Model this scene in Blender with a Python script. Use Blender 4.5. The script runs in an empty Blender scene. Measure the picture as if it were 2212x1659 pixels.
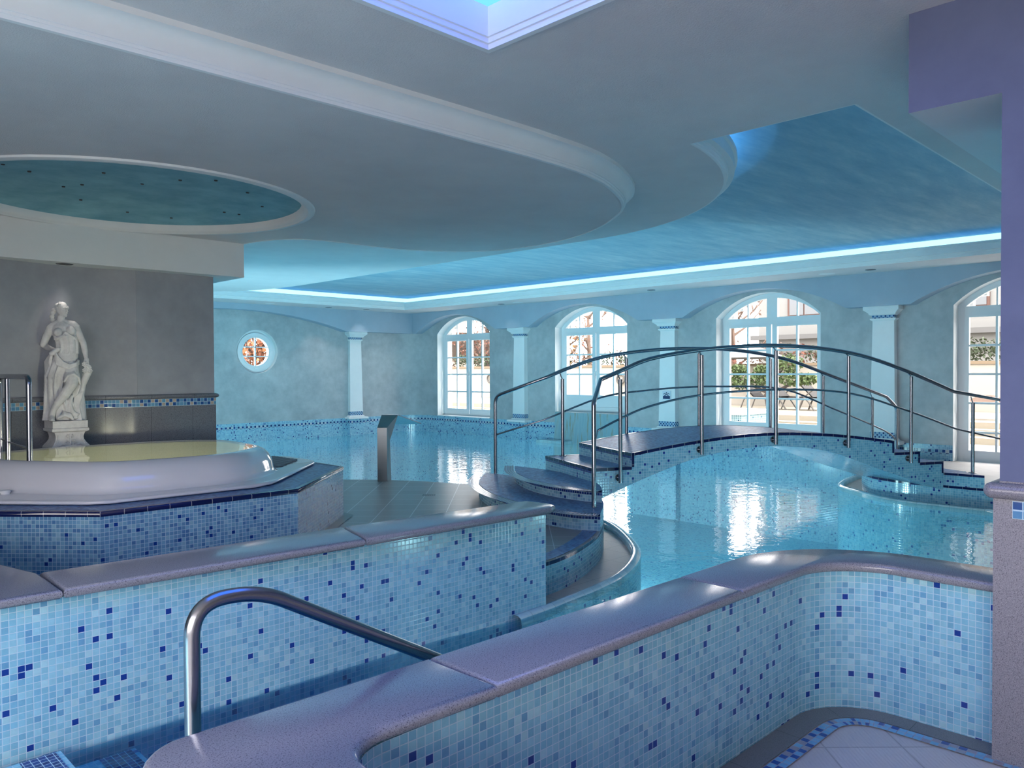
import bpy, bmesh, math, random
from mathutils import Vector, Matrix
from mathutils.geometry import tessellate_polygon
random.seed(7)
PI = math.pi
scene = bpy.context.scene
C = scene.collection

# ------------------------------------------------------------------ helpers
def lin(r, g, b):
    def f(v):
        v /= 255.0
        return v / 12.92 if v <= 0.04045 else ((v + 0.055) / 1.055) ** 2.4
    return (f(r), f(g), f(b), 1.0)

class MB:
    """collects faces (with material slot and metric uv) for ONE mesh object"""
    def __init__(self):
        self.v = []; self.f = []; self.m = []; self.uv = []
    def add(self, pts, m=0, uv=None):
        i = len(self.v)
        self.v += [tuple(p) for p in pts]
        self.f.append(tuple(range(i, i + len(pts)))); self.m.append(m)
        if uv is None:
            n = Vector((0, 0, 0))
            P = [Vector(p) for p in pts]
            for k in range(len(P)):
                a, b = P[k], P[(k + 1) % len(P)]
                n += Vector(((a.y - b.y) * (a.z + b.z), (a.z - b.z) * (a.x + b.x), (a.x - b.x) * (a.y + b.y)))
            ax = max(range(3), key=lambda q: abs(n[q]))
            if ax == 2: uv = [(p.x, p.y) for p in P]
            else:
                h = Vector((-n.y, n.x, 0))
                h = h.normalized() if h.length > 1e-9 else Vector((1, 0, 0))
                uv = [(p.dot(h), p.z) for p in P]
        self.uv.append(uv)
    def poly(self, outline, z, m=0, holes=(), flip=False):
        """flat horizontal polygon with holes"""
        loops = [[Vector((x, y, 0)) for x, y in outline]] + [[Vector((x, y, 0)) for x, y in h] for h in holes]
        flat = [p for l in loops for p in l]
        for t in tessellate_polygon(loops):
            p = [flat[k] for k in t]
            a = (p[1].x - p[0].x) * (p[2].y - p[0].y) - (p[1].y - p[0].y) * (p[2].x - p[0].x)
            if (a < 0) != flip: p.reverse()
            self.add([(q.x, q.y, z) for q in p], m)
    def box(self, x0, x1, y0, y1, z0, z1, m=0, M=None):
        c = [(x0, y0, z0), (x1, y0, z0), (x1, y1, z0), (x0, y1, z0), (x0, y0, z1), (x1, y0, z1), (x1, y1, z1), (x0, y1, z1)]
        if M: c = [tuple(M @ Vector(p)) for p in c]
        for q in ((0, 3, 2, 1), (4, 5, 6, 7), (0, 1, 5, 4), (1, 2, 6, 5), (2, 3, 7, 6), (3, 0, 4, 7)):
            self.add([c[k] for k in q], m)
    def prism(self, pts, z0, z1, side=0, top=0, bands=(), bottom=None, caps=True):
        """vertical prism; bands = [(height from top, material)]"""
        a = sum(pts[i][0] * pts[(i + 1) % len(pts)][1] - pts[(i + 1) % len(pts)][0] * pts[i][1] for i in range(len(pts)))
        if a < 0: pts = pts[::-1]
        zs = [(z1 - sum(b[0] for b in bands[:k]), z1 - sum(b[0] for b in bands[:k + 1]), bands[k][1]) for k in range(len(bands))]
        zs.append((z1 - sum(b[0] for b in bands), z0, side))
        L = 0
        for i in range(len(pts)):
            p, q = pts[i], pts[(i + 1) % len(pts)]
            l = math.hypot(q[0] - p[0], q[1] - p[1])
            for hi, lo, mm in zs:
                self.add([(p[0], p[1], lo), (q[0], q[1], lo), (q[0], q[1], hi), (p[0], p[1], hi)], mm,
                         [(L, lo - z1), (L + l, lo - z1), (L + l, hi - z1), (L, hi - z1)])
            L += l
        if caps:
            self.poly(pts, z1, top)
            self.poly(pts, z0, side if bottom is None else bottom, flip=True)
    def slab(self, pts, z0, z1, r, m=0):
        """horizontal slab with bullnose edges"""
        a = sum(pts[i][0] * pts[(i + 1) % len(pts)][1] - pts[(i + 1) % len(pts)][0] * pts[i][1] for i in range(len(pts)))
        if a < 0: pts = pts[::-1]
        prof = [(-r, z1)] + [(-r + r * math.sin(t), (z0 + z1) / 2 + (z1 - z0) / 2 * math.cos(t)) for t in (PI / 6, PI / 3, PI / 2, 2 * PI / 3, 5 * PI / 6)] + [(-r, z0)]
        self.sweep(pts, prof, m, closed=True)
        self.poly(offset(pts, -r, True), z1, m)
        self.poly(offset(pts, -r, True), z0, m, flip=True)
    def sweep(self, path, prof, m=0, closed=False, ms=None):
        """profile (offset to the right of the path, z) swept along an xy path"""
        rows = [offset(path, o, closed) for o, z in prof]
        n = len(path); L = [0]
        for i in range(n): L.append(L[-1] + math.hypot(path[(i + 1) % n][0] - path[i][0], path[(i + 1) % n][1] - path[i][1]))
        w = [0]
        for k in range(len(prof) - 1): w.append(w[-1] + math.hypot(prof[k + 1][0] - prof[k][0], prof[k + 1][1] - prof[k][1]))
        for i in range(n if closed else n - 1):
            j = (i + 1) % n
            for k in range(len(prof) - 1):
                a, b = rows[k], rows[k + 1]
                self.add([(a[i][0], a[i][1], prof[k][1]), (b[i][0], b[i][1], prof[k + 1][1]), (b[j][0], b[j][1], prof[k + 1][1]), (a[j][0], a[j][1], prof[k][1])],
                         ms[k] if ms else m, [(L[i], -w[k]), (L[i], -w[k + 1]), (L[i + 1], -w[k + 1]), (L[i + 1], -w[k])])
    def tube(self, pts, r, n=14, m=0, caps=True, closed=False):
        P = [Vector(p) for p in pts]
        R = r if isinstance(r, (list, tuple)) else [r] * len(P)
        t0 = (P[1] - P[0]).normalized()
        u = t0.orthogonal().normalized()
        rings = []; L = 0; Ls = []
        for i, p in enumerate(P):
            if closed: t = (P[(i + 1) % len(P)] - P[i - 1]).normalized()
            else: t = ((P[min(i + 1, len(P) - 1)] - P[i]).normalized() + (P[i] - P[max(i - 1, 0)]).normalized()).normalized()
            u = (u - t * u.dot(t)).normalized(); w = t.cross(u)
            rings.append([p + (u * math.cos(2 * PI * k / n) + w * math.sin(2 * PI * k / n)) * R[i] for k in range(n)])
            if i: L += (p - P[i - 1]).length
            Ls.append(L)
        cnt = len(P) if closed else len(P) - 1
        for i in range(cnt):
            j = (i + 1) % len(P)
            for k in range(n):
                q = (k + 1) % n; c = 2 * PI * R[i] / n
                l2 = Ls[j] if j else L + (P[0] - P[-1]).length
                self.add([rings[i][k], rings[i][q], rings[j][q], rings[j][k]], m, [(k * c, Ls[i]), (k * c + c, Ls[i]), (k * c + c, l2), (k * c, l2)])
        if caps and not closed:
            self.add(rings[0][::-1], m); self.add(rings[-1], m)
    def lathe(self, prof, cx, cy, n=32, m=0, sx=1, sy=1, rot=0):
        for k in range(n):
            a, b = 2 * PI * k / n + rot, 2 * PI * (k + 1) / n + rot
            for i in range(len(prof) - 1):
                (r0, z0), (r1, z1) = prof[i], prof[i + 1]
                q = [(cx + sx * r0 * math.cos(a), cy + sy * r0 * math.sin(a), z0), (cx + sx * r0 * math.cos(b), cy + sy * r0 * math.sin(b), z0),
                     (cx + sx * r1 * math.cos(b), cy + sy * r1 * math.sin(b), z1), (cx + sx * r1 * math.cos(a), cy + sy * r1 * math.sin(a), z1)]
                if r0 < 1e-6: q = q[1:]
                elif r1 < 1e-6: q = q[:3]
                self.add(q, m)
    def loft(self, rings, m=0, caps=True):
        n = len(rings[0])
        for i in range(len(rings) - 1):
            for k in range(n):
                q = (k + 1) % n
                self.add([rings[i][k], rings[i][q], rings[i + 1][q], rings[i + 1][k]], m)
        if caps:
            self.add(rings[0][::-1], m); self.add(rings[-1], m)
    def ball(self, c, r, m=0, seg=14, rings=9, M=None):
        rx, ry, rz = r if isinstance(r, (tuple, list)) else (r, r, r)
        P = [[Vector((rx * math.sin(PI * i / rings) * math.cos(2 * PI * k / seg), ry * math.sin(PI * i / rings) * math.sin(2 * PI * k / seg), rz * math.cos(PI * i / rings))) for k in range(seg)] for i in range(rings + 1)]
        if M: P = [[M @ p for p in r_] for r_ in P]
        c = Vector(c)
        for i in range(rings):
            for k in range(seg):
                q = (k + 1) % seg
                f = [c + P[i][k], c + P[i + 1][k], c + P[i + 1][q], c + P[i][q]]
                if i == 0: f = f[:3]
                elif i == rings - 1: f = [f[0], f[1], f[3]]
                self.add(f, m)
    def move(self, M):
        self.v = [tuple(M @ Vector(p)) for p in self.v]; return self
    def build(self, name, mats, parent=None, smooth=40, weld=True, origin=None):
        me = bpy.data.meshes.new(name)
        v = self.v
        if origin: v = [(p[0] - origin[0], p[1] - origin[1], p[2] - origin[2]) for p in v]
        me.from_pydata(v, [], self.f)
        if not isinstance(mats, (list, tuple)): mats = [mats]
        for mm in mats: me.materials.append(mm)
        ul = me.uv_layers.new(name='UVMap')
        k = 0
        for pi, p in enumerate(me.polygons):
            p.material_index = self.m[pi]
            for j in range(p.loop_total):
                ul.data[p.loop_start + j].uv = self.uv[pi][j]
        if weld:
            bm = bmesh.new(); bm.from_mesh(me)
            bmesh.ops.remove_doubles(bm, verts=bm.verts, dist=1e-5)
            bm.to_mesh(me); bm.free()
        if smooth:
            for p in me.polygons: p.use_smooth = True
            me.set_sharp_from_angle(angle=math.radians(smooth))
        o = bpy.data.objects.new(name, me); C.objects.link(o)
        if origin: o.location = origin
        if parent:
            o.parent = parent
            if origin is None: o.location = -Vector(parent.location) if parent.parent is None else o.location
        return o

def offset(path, d, closed):
    """shift an xy path by d to its right"""
    if abs(d) < 1e-12: return list(path)
    n = len(path); out = []
    for i in range(n):
        p = Vector(path[i])
        a = Vector(path[i - 1]) if (closed or i > 0) else None
        b = Vector(path[(i + 1) % n]) if (closed or i < n - 1) else None
        e1 = (p - a).normalized() if a is not None else (b - p).normalized()
        e2 = (b - p).normalized() if b is not None else e1
        n1 = Vector((e1.y, -e1.x)); n2 = Vector((e2.y, -e2.x))
        h = n1 + n2
        h = h / max(0.3, h.length_squared) * 2 if h.length > 1e-6 else n1
        out.append((p.x + h.x * d, p.y + h.y * d))
    return out

def arc(cx, cy, r, a0, a1, n=12):
    return [(cx + r * math.cos(math.radians(a0 + (a1 - a0) * k / n)), cy + r * math.sin(math.radians(a0 + (a1 - a0) * k / n))) for k in range(n + 1)]

def smooth_path(pts, n=4, closed=False):
    """Catmull-Rom through the points"""
    P = [Vector(p) for p in pts]; out = []
    N = len(P)
    for i in range(N if closed else N - 1):
        p0 = P[i - 1] if (closed or i > 0) else P[0] * 2 - P[1]
        p1, p2 = P[i], P[(i + 1) % N]
        p3 = P[(i + 2) % N] if (closed or i + 2 < N) else p2 * 2 - p1
        for k in range(n):
            t = k / n
            out.append(tuple(0.5 * ((2 * p1) + (p2 - p0) * t + (2 * p0 - 5 * p1 + 4 * p2 - p3) * t * t + (3 * p1 - p0 - 3 * p2 + p3) * t ** 3)))
    if not closed: out.append(tuple(P[-1]))
    return out

def fillet(pts, r, n=6):
    """round the inner corners of a 3d polyline"""
    P = [Vector(p) for p in pts]; out = [tuple(P[0])]
    for i in range(1, len(P) - 1):
        a = (P[i - 1] - P[i]); b = (P[i + 1] - P[i]); rr = min(r, a.length * .49, b.length * .49)
        if a.angle(b) > PI - .02: out.append(tuple(P[i])); continue
        s, e = P[i] + a.normalized() * rr, P[i] + b.normalized() * rr
        for k in range(n + 1):
            t = k / n
            out.append(tuple(s * (1 - t) ** 2 + P[i] * 2 * t * (1 - t) + e * t * t))
    out.append(tuple(P[-1]))
    return out

def tag(o, label=None, cat=None, group=None, kind=None):
    if label: o['label'] = label
    if cat: o['category'] = cat
    if group: o['group'] = group
    if kind: o['kind'] = kind
    return o
def thing(name, label, cat, loc=(0, 0, 0), group=None, kind=None):
    o = bpy.data.objects.new(name, None); C.objects.link(o); o.location = loc
    o.empty_display_size = .1
    return tag(o, label, cat, group, kind)
def copy_tree(o, parent=None):
    c = o.copy(); C.objects.link(c)
    if parent: c.parent = parent
    for ch in list(o.children): copy_tree(ch, c)
    return c
def structure(o, label=None): return tag(o, label, None, None, 'structure')

# ------------------------------------------------------------------ materials
class NT:
    def __init__(self, name):
        self.mat = bpy.data.materials.new(name); self.mat.use_nodes = True
        self.t = self.mat.node_tree; self.n = self.t.nodes; self.bsdf = self.n['Principled BSDF']; self.out = self.n['Material Output']
    def new(self, typ, **kw):
        x = self.n.new(typ)
        for k, v in kw.items():
            if k.startswith('i_'):
                key = k[2:]
                x.inputs[int(key) if key.isdigit() else key.replace('_', ' ')].default_value = v
            else: setattr(x, k, v)
        return x
    def link(self, a, b): self.t.links.new(a, b)
    def math(self, op, a, b=None, c=None):
        x = self.n.new('ShaderNodeMath'); x.operation = op
        for i, s in enumerate((a, b, c)):
            if s is None: continue
            if isinstance(s, (int, float)): x.inputs[i].default_value = s
            else: self.link(s, x.inputs[i])
        return x.outputs[0]
    def mix(self, fac, a, b, blend='MIX'):
        x = self.n.new('ShaderNodeMix'); x.data_type = 'RGBA'; x.blend_type = blend
        for i, s in ((0, fac), (6, a), (7, b)):
            if isinstance(s, (int, float)): x.inputs[i].default_value = s
            elif isinstance(s, tuple): x.inputs[i].default_value = s
            else: self.link(s, x.inputs[i])
        return x.outputs[2]
    def ramp(self, fac, stops, interp='LINEAR'):
        x = self.n.new('ShaderNodeValToRGB'); x.color_ramp.interpolation = interp
        e = x.color_ramp.elements
        while len(e) < len(stops): e.new(0.5)
        for i, (p, c) in enumerate(stops): e[i].position = p; e[i].color = c
        self.link(fac, x.inputs[0]); return x.outputs[0]
    def noise(self, vec, scale, detail=4, rough=.55, dims='3D'):
        x = self.new('ShaderNodeTexNoise', noise_dimensions=dims); x.inputs['Scale'].default_value = scale
        x.inputs['Detail'].default_value = detail; x.inputs['Roughness'].default_value = rough
        if vec is not None: self.link(vec, x.inputs['Vector'])
        return x.outputs['Fac']
    def pos(self): return self.new('ShaderNodeNewGeometry').outputs['Position']
    def uv(self): return self.new('ShaderNodeUVMap', uv_map='UVMap').outputs[0]
    def objco(self): return self.new('ShaderNodeTexCoord').outputs['Object']
    def bump(self, h, strength, dist):
        b = self.new('ShaderNodeBump'); b.inputs['Strength'].default_value = strength; b.inputs['Distance'].default_value = dist
        self.link(h, b.inputs['Height']); self.link(b.outputs[0], self.bsdf.inputs['Normal']); return b
    def set(self, **kw):
        for k, v in kw.items(): self.bsdf.inputs[k.replace('_', ' ')].default_value = v

def m_plain(name, col, rough=.5, metal=0., **kw):
    t = NT(name); t.set(Base_Color=col, Roughness=rough, Metallic=metal, **kw); return t.mat

def m_plaster(name, c1, c2, scale=2.2, bump=.12, bscale=220, rough=.85, contrast=(.35, .68)):
    t = NT(name); p = t.pos()
    n1 = t.noise(p, scale, 6, .62); n2 = t.noise(p, scale * 4.3, 5, .6)
    f = t.math('ADD', t.math('MULTIPLY', n1, .65), t.math('MULTIPLY', n2, .35))
    t.link(t.ramp(f, [(contrast[0], c1), (contrast[1], c2)]), t.bsdf.inputs['Base Color'])
    t.set(Roughness=rough)
    t.bump(t.noise(p, bscale, 3, .6), bump, .004)
    return t.mat

def m_mosaic(name, stops, pitch=.0280, grout=None, rough=.13, gw=.055, checker=None, bumpy=.35):
    """square glass mosaic: a random tone per tile from stops (constant ramp)"""
    t = NT(name)
    v = t.new('ShaderNodeVectorMath', operation='SCALE'); t.link(t.uv(), v.inputs[0]); v.inputs['Scale'].default_value = 1 / pitch
    fl = t.new('ShaderNodeVectorMath', operation='FLOOR'); t.link(v.outputs[0], fl.inputs[0])
    fr = t.new('ShaderNodeVectorMath', operation='FRACTION'); t.link(v.outputs[0], fr.inputs[0])
    s = t.new('ShaderNodeSeparateXYZ'); t.link(fr.outputs[0], s.inputs[0])
    wn = t.new('ShaderNodeTexWhiteNoise', noise_dimensions='2D'); t.link(fl.outputs[0], wn.inputs['Vector'])
    if checker:
        sf = t.new('ShaderNodeSeparateXYZ'); t.link(fl.outputs[0], sf.inputs[0])
        par = t.math('FLOORED_MODULO', t.math('ADD', sf.outputs[0], sf.outputs[1]), 2.0)
        pick = t.math('ADD', t.math('MULTIPLY', wn.outputs['Value'], .45), t.math('MULTIPLY', par, .5))
        col = t.ramp(pick, stops, 'CONSTANT')
    else:
        col = t.ramp(wn.outputs['Value'], stops, 'CONSTANT')
    wn2 = t.new('ShaderNodeTexWhiteNoise', noise_dimensions='3D'); t.link(fl.outputs[0], wn2.inputs['Vector'])
    mott = t.noise(t.uv(), 60, 2, .5)
    br = t.math('ADD', .86, t.math('ADD', t.math('MULTIPLY', wn2.outputs['Value'], .10), t.math('MULTIPLY', mott, .2)))
    hv = t.new('ShaderNodeHueSaturation'); t.link(col, hv.inputs['Color']); t.link(br, hv.inputs['Value'])
    def edge(o): return t.math('MINIMUM', o, t.math('SUBTRACT', 1.0, o))
    d = t.math('MINIMUM', edge(s.outputs[0]), edge(s.outputs[1]))
    mask = t.math('GREATER_THAN', d, gw)
    g = grout or lin(178, 206, 220)
    t.link(t.mix(mask, g, hv.outputs[0]), t.bsdf.inputs['Base Color'])
    t.link(t.math('ADD', .55, t.math('MULTIPLY', mask, rough - .55)), t.bsdf.inputs['Roughness'])
    h = t.math('ADD', t.math('MINIMUM', t.math('MULTIPLY', d, 8.0), 1.0), t.math('MULTIPLY', wn2.outputs['Value'], .25))
    t.bump(h, bumpy, .0012)
    return t.mat

def m_granite(name, base, dark, light, rough=.22, joint=None):
    t = NT(name); p = t.pos()
    n = t.noise(p, 380, 3, .7); n2 = t.noise(p, 230, 2, .6); n3 = t.noise(p, 9, 3, .5)
    c = t.ramp(n, [(.33, dark), (.45, base), (.58, base), (.70, light)])
    c = t.mix(t.ramp(n2, [(.34, (1, 1, 1, 1)), (.44, (0, 0, 0, 1))]), c, dark)
    c = t.mix(t.math('MULTIPLY', n3, .35), c, base)
    if joint:
        v = t.new('ShaderNodeSeparateXYZ'); t.link(t.uv(), v.inputs[0])
        j = t.math('LESS_THAN', t.math('FRACT', t.math('DIVIDE', v.outputs[0], joint)), .006)
        c = t.mix(j, c, lin(40, 40, 45))
    t.link(c, t.bsdf.inputs['Base Color']); t.set(Roughness=rough)
    return t.mat

def m_tiles(name, c1, c2, joint, size=.33, rot=45, rough=.45, rib=(140, 0)):
    """large stone tiles with joints and fine ribs; uv in metres"""
    t = NT(name)
    mp = t.new('ShaderNodeMapping'); t.link(t.uv(), mp.inputs['Vector']); mp.inputs['Rotation'].default_value = (0, 0, math.radians(rot))
    v = t.new('ShaderNodeVectorMath', operation='SCALE'); t.link(mp.outputs[0], v.inputs[0]); v.inputs['Scale'].default_value = 1 / size
    fl = t.new('ShaderNodeVectorMath', operation='FLOOR'); t.link(v.outputs[0], fl.inputs[0])
    fr = t.new('ShaderNodeVectorMath', operation='FRACTION'); t.link(v.outputs[0], fr.inputs[0])
    s = t.new('ShaderNodeSeparateXYZ'); t.link(fr.outputs[0], s.inputs[0])
    wn = t.new('ShaderNodeTexWhiteNoise', noise_dimensions='2D'); t.link(fl.outputs[0], wn.inputs['Vector'])
    nz = t.noise(t.uv(), 45, 4, .65)
    col = t.mix(t.math('ADD', t.math('MULTIPLY', wn.outputs['Value'], .35), t.math('MULTIPLY', nz, .65)), c1, c2)
    def edge(o): return t.math('MINIMUM', o, t.math('SUBTRACT', 1.0, o))
    d = t.math('MINIMUM', edge(s.outputs[0]), edge(s.outputs[1]))
    mask = t.math('GREATER_THAN', d, .012)
    t.link(t.mix(mask, joint, col), t.bsdf.inputs['Base Color']); t.set(Roughness=rough)
    w = t.new('ShaderNodeSeparateXYZ'); t.link(mp.outputs[0], w.inputs[0])
    ribs = t.math('SINE', t.math('MULTIPLY', w.outputs[rib[1]], 2 * PI * rib[0]))
    ws = t.new('ShaderNodeVectorMath', operation='MULTIPLY'); t.link(mp.outputs[0], ws.inputs[0])
    ws.inputs[1].default_value = (140, 18, 1) if rib[1] == 0 else (18, 140, 1)
    t.bump(t.math('ADD', t.math('MULTIPLY', ribs, .15), t.noise(ws.outputs[0], 1.0, 3, .6)), .5, .003)
    return t.mat

def m_steel(name, col=lin(150, 152, 160), rough=.22):
    t = NT(name); t.set(Base_Color=col, Metallic=1.0)
    n = t.noise(t.objco(), 60, 3, .6)
    t.link(t.math('ADD', rough - .05, t.math('MULTIPLY', n, .12)), t.bsdf.inputs['Roughness'])
    return t.mat

def m_cobalt(name, step=.15, col=lin(14, 22, 72)):
    t = NT(name)
    s = t.new('ShaderNodeSeparateXYZ'); t.link(t.uv(), s.inputs[0])
    f = t.math('FRACT', t.math('DIVIDE', s.outputs[0], step))
    j = t.math('LESS_THAN', f, .03)
    wn = t.new('ShaderNodeTexWhiteNoise', noise_dimensions='1D'); t.link(t.math('FLOOR', t.math('DIVIDE', s.outputs[0], step)), wn.inputs['W'])
    c = t.mix(t.math('MULTIPLY', wn.outputs['Value'], .4), col, lin(22, 34, 96))
    t.link(t.mix(j, c, lin(150, 150, 160)), t.bsdf.inputs['Base Color']); t.set(Roughness=.12)
    return t.mat

def m_water(name, tint, scale, strength, deep=None):
    """surface seen by Fresnel: mirror where grazing, tinted clear where steep"""
    t = NT(name); t.n.remove(t.bsdf)
    p = t.pos()
    n = t.noise(p, scale, 3, .55); n2 = t.noise(p, scale * 4.1, 2, .5)
    b = t.new('ShaderNodeBump'); b.inputs['Strength'].default_value = strength; b.inputs['Distance'].default_value = .02
    t.link(t.math('ADD', n, t.math('MULTIPLY', n2, .22)), b.inputs['Height'])
    fr = t.new('ShaderNodeFresnel'); fr.inputs['IOR'].default_value = 1.33; t.link(b.outputs[0], fr.inputs['Normal'])
    tr = t.new('ShaderNodeBsdfTransparent'); tr.inputs[0].default_value = tint
    gl = t.new('ShaderNodeBsdfAnisotropic'); gl.inputs['Roughness'].default_value = .02; t.link(b.outputs[0], gl.inputs['Normal'])
    gl.inputs['Color'].default_value = (1, 1, 1, 1)
    mx = t.new('ShaderNodeMixShader'); t.link(fr.outputs[0], mx.inputs[0]); t.link(tr.outputs[0], mx.inputs[1]); t.link(gl.outputs[0], mx.inputs[2])
    t.link(mx.outputs[0], t.out.inputs['Surface'])
    return t.mat

def m_glass(name):
    t = NT(name); t.n.remove(t.bsdf)
    fr = t.new('ShaderNodeFresnel'); fr.inputs['IOR'].default_value = 1.45
    tr = t.new('ShaderNodeBsdfTransparent'); tr.inputs[0].default_value = (.95, .97, .97, 1)
    gl = t.new('ShaderNodeBsdfAnisotropic'); gl.inputs['Roughness'].default_value = .02
    mx = t.new('ShaderNodeMixShader'); t.link(fr.outputs[0], mx.inputs[0]); t.link(tr.outputs[0], mx.inputs[1]); t.link(gl.outputs[0], mx.inputs[2])
    t.link(mx.outputs[0], t.out.inputs['Surface'])
    return t.mat

def m_emit(name, col, s):
    t = NT(name); t.set(Base_Color=(.03, .03, .04, 1), Emission_Color=col, Emission_Strength=s); return t.mat

DARK = lin(30, 72, 150)
tealA_ = [(0, lin(24, 62, 140)), (.035, lin(86, 140, 190)), (.10, lin(108, 166, 196)), (.24, lin(126, 182, 204)), (.50, lin(138, 192, 208)), (.74, lin(152, 202, 212)), (.93, lin(172, 212, 214))]
tealA = [(0, lin(28, 62, 142)), (.028, lin(104, 160, 194)), (.09, lin(118, 176, 203)), (.24, lin(126, 184, 207)), (.50, lin(134, 190, 211)), (.74, lin(142, 196, 214)), (.95, lin(160, 206, 218))]
tealW = [(0, lin(30, 62, 130)), (.04, lin(120, 166, 196)), (.3, lin(136, 184, 206)), (.6, lin(146, 192, 210)), (.85, lin(158, 200, 214))]
tealB = [(0, lin(24, 62, 140)), (.025, lin(84, 130, 178)), (.15, lin(102, 150, 190)), (.40, lin(112, 160, 196)), (.70, lin(124, 172, 202)), (.92, lin(140, 184, 206))]
blueTop = [(0, lin(30, 62, 136)), (.16, lin(58, 102, 166)), (.40, lin(72, 118, 178)), (.70, lin(88, 134, 188)), (.90, lin(110, 152, 198))]
poolF = [(0, lin(40, 100, 170)), (.03, lin(124, 190, 216)), (.3, lin(140, 204, 224)), (.6, lin(152, 212, 228)), (.85, lin(166, 220, 232))]
M = {}
M['mosaic'] = m_mosaic('teal_mosaic', tealA)
M['mosaic_wall'] = m_mosaic('teal_wall_mosaic', tealW, pitch=.029)
M['mosaic_spa'] = m_mosaic('blue_mosaic', tealB)
M['mosaic_top'] = m_mosaic('dark_blue_mosaic', blueTop, grout=lin(120, 140, 172), bumpy=1.2, rough=.32, gw=.065)
M['pool_mosaic'] = m_mosaic('pool_floor_mosaic', poolF, pitch=.03, grout=lin(170, 205, 220))
M['checker'] = m_mosaic('checker_mosaic', [(0, lin(128, 170, 196)), (.25, lin(190, 195, 200)), (.5, lin(20, 48, 104)), (.75, lin(26, 62, 130))], pitch=.05, checker=True)
M['checker_small'] = m_mosaic('small_checker_mosaic', [(0, lin(150, 175, 200)), (.5, lin(24, 50, 110)), (.75, lin(48, 96, 150))], pitch=.032, checker=True)
M['checker_floor'] = m_mosaic('floor_checker_mosaic', [(0, lin(150, 150, 160)), (.2, lin(110, 170, 205)), (.5, lin(36, 76, 146)), (.72, lin(120, 176, 205))], pitch=.034, checker=True, grout=lin(150, 150, 160))
M['checker_stone'] = m_mosaic('dado_checker_mosaic', [(0, lin(170, 160, 150)), (.22, lin(90, 140, 180)), (.5, lin(40, 80, 140)), (.72, lin(96, 150, 184))], pitch=.036, checker=True)
M['cobalt'] = m_cobalt('cobalt_nosing_tile')
M['cobalt_row'] = m_mosaic('cobalt_row_mosaic', [(0, lin(24, 44, 112)), (.5, lin(34, 62, 134))])
M['ceiling'] = m_plaster('stippled_ceiling_paint', lin(206, 202, 204), lin(219, 215, 216), .8, .55, 130, .9)
M['white'] = m_plaster('white_wall_paint', lin(214, 218, 220), lin(222, 226, 228), 1.0, .15, 200, .85)
M['arcade'] = m_plaster('arcade_shaded_white', lin(156, 170, 186), lin(166, 180, 195), 1.0, .15, 200, .85)  # white arcade with its shade and blue cast put into the colour
M['mould'] = m_plaster('white_moulding_paint', lin(222, 224, 226), lin(230, 232, 233), 1.0, .03, 200, .6)
M['stucco'] = m_plaster('grey_blue_stucco', lin(156, 160, 164), lin(190, 193, 195), 1.5, .08, 60, .65)
M['stucco_grey'] = m_plaster('warm_grey_stucco', lin(134, 138, 146), lin(156, 160, 168), 1.5, .08, 60, .65)
M['stucco_pillar'] = m_plaster('violet_lit_stucco', lin(90, 99, 132), lin(104, 113, 146), 1.6, .08, 60, .65)  # blue-violet tint of the light is put into this stucco colour
M['granite'] = m_granite('polished_granite', lin(140, 140, 148), lin(72, 72, 86), lin(178, 178, 184), .16)
M['granite_dado'] = m_granite('granite_dado_slabs', lin(114, 118, 126), lin(56, 54, 60), lin(172, 168, 168), .25, joint=.42)
M['granite_pillar'] = m_granite('granite_pillar_slabs', lin(138, 136, 144), lin(80, 78, 90), lin(200, 196, 198), .25)
M['granite_border'] = m_granite('granite_floor_border', lin(118, 116, 116), lin(70, 68, 74), lin(150, 148, 146), .35, joint=.40)
M['floor_tile'] = m_tiles('ribbed_floor_tile', lin(186, 180, 176), lin(206, 200, 196), lin(166, 160, 156), rib=(60, 0))
M['deck_tile'] = m_tiles('grey_deck_tile', lin(132, 126, 126), lin(166, 160, 158), lin(214, 212, 212), rough=.28, rib=(70, 1))
M['grate'] = m_tiles('gutter_grating_tile', lin(176, 164, 156), lin(196, 184, 174), lin(150, 140, 134), size=.30, rot=0, rough=.4, rib=(45, 0))
M['rim'] = m_mosaic('pool_rim_tile', [(0, lin(168, 204, 212)), (.5, lin(182, 214, 220))], pitch=.12, grout=lin(140, 170, 180), rough=.1, gw=.02)
M['steel'] = m_steel('brushed_steel')
M['steel_dark'] = m_steel('satin_steel_plate', lin(120, 126, 130), .34)
M['water'] = m_water('pool_water', (.36, .76, .88, 1), 4.6, .26)
M['spa_water'] = m_water('spa_water', (.95, .97, .84, 1), 3.0, .05)
M['glass'] = m_glass('window_glass')
M['frame'] = m_plain('white_window_paint', lin(218, 222, 226), .35)
M['acrylic'] = m_plain('white_acrylic', lin(214, 214, 220), .08, Coat_Weight=.6)
M['acrylic_in'] = m_plain('cream_acrylic', lin(226, 230, 206), .2)
M['plastic_grey'] = m_plain('grey_slatted_plastic', lin(118, 120, 130), .4)
M['plaster_statue'] = m_plaster('white_cast_stone', lin(196, 196, 198), lin(226, 226, 226), 9, .2, 160, .75)
M['chrome_dark'] = m_plain('dark_lamp_cavity', lin(28, 30, 34), .4)
M['led'] = m_emit('blue_led_light', (.12, .42, 1.0, 1), 7)
M['led_rim'] = m_emit('rim_led_light', (.16, .52, 1.0, 1), 26)
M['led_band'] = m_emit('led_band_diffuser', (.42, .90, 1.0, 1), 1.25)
M['led_violet'] = m_emit('violet_blue_led', (.09, .20, 1.0, 1), 6.5)
M['skyled'] = m_emit('skylight_glow', (.055, .20, 1.0, 1), 2.8)

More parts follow.
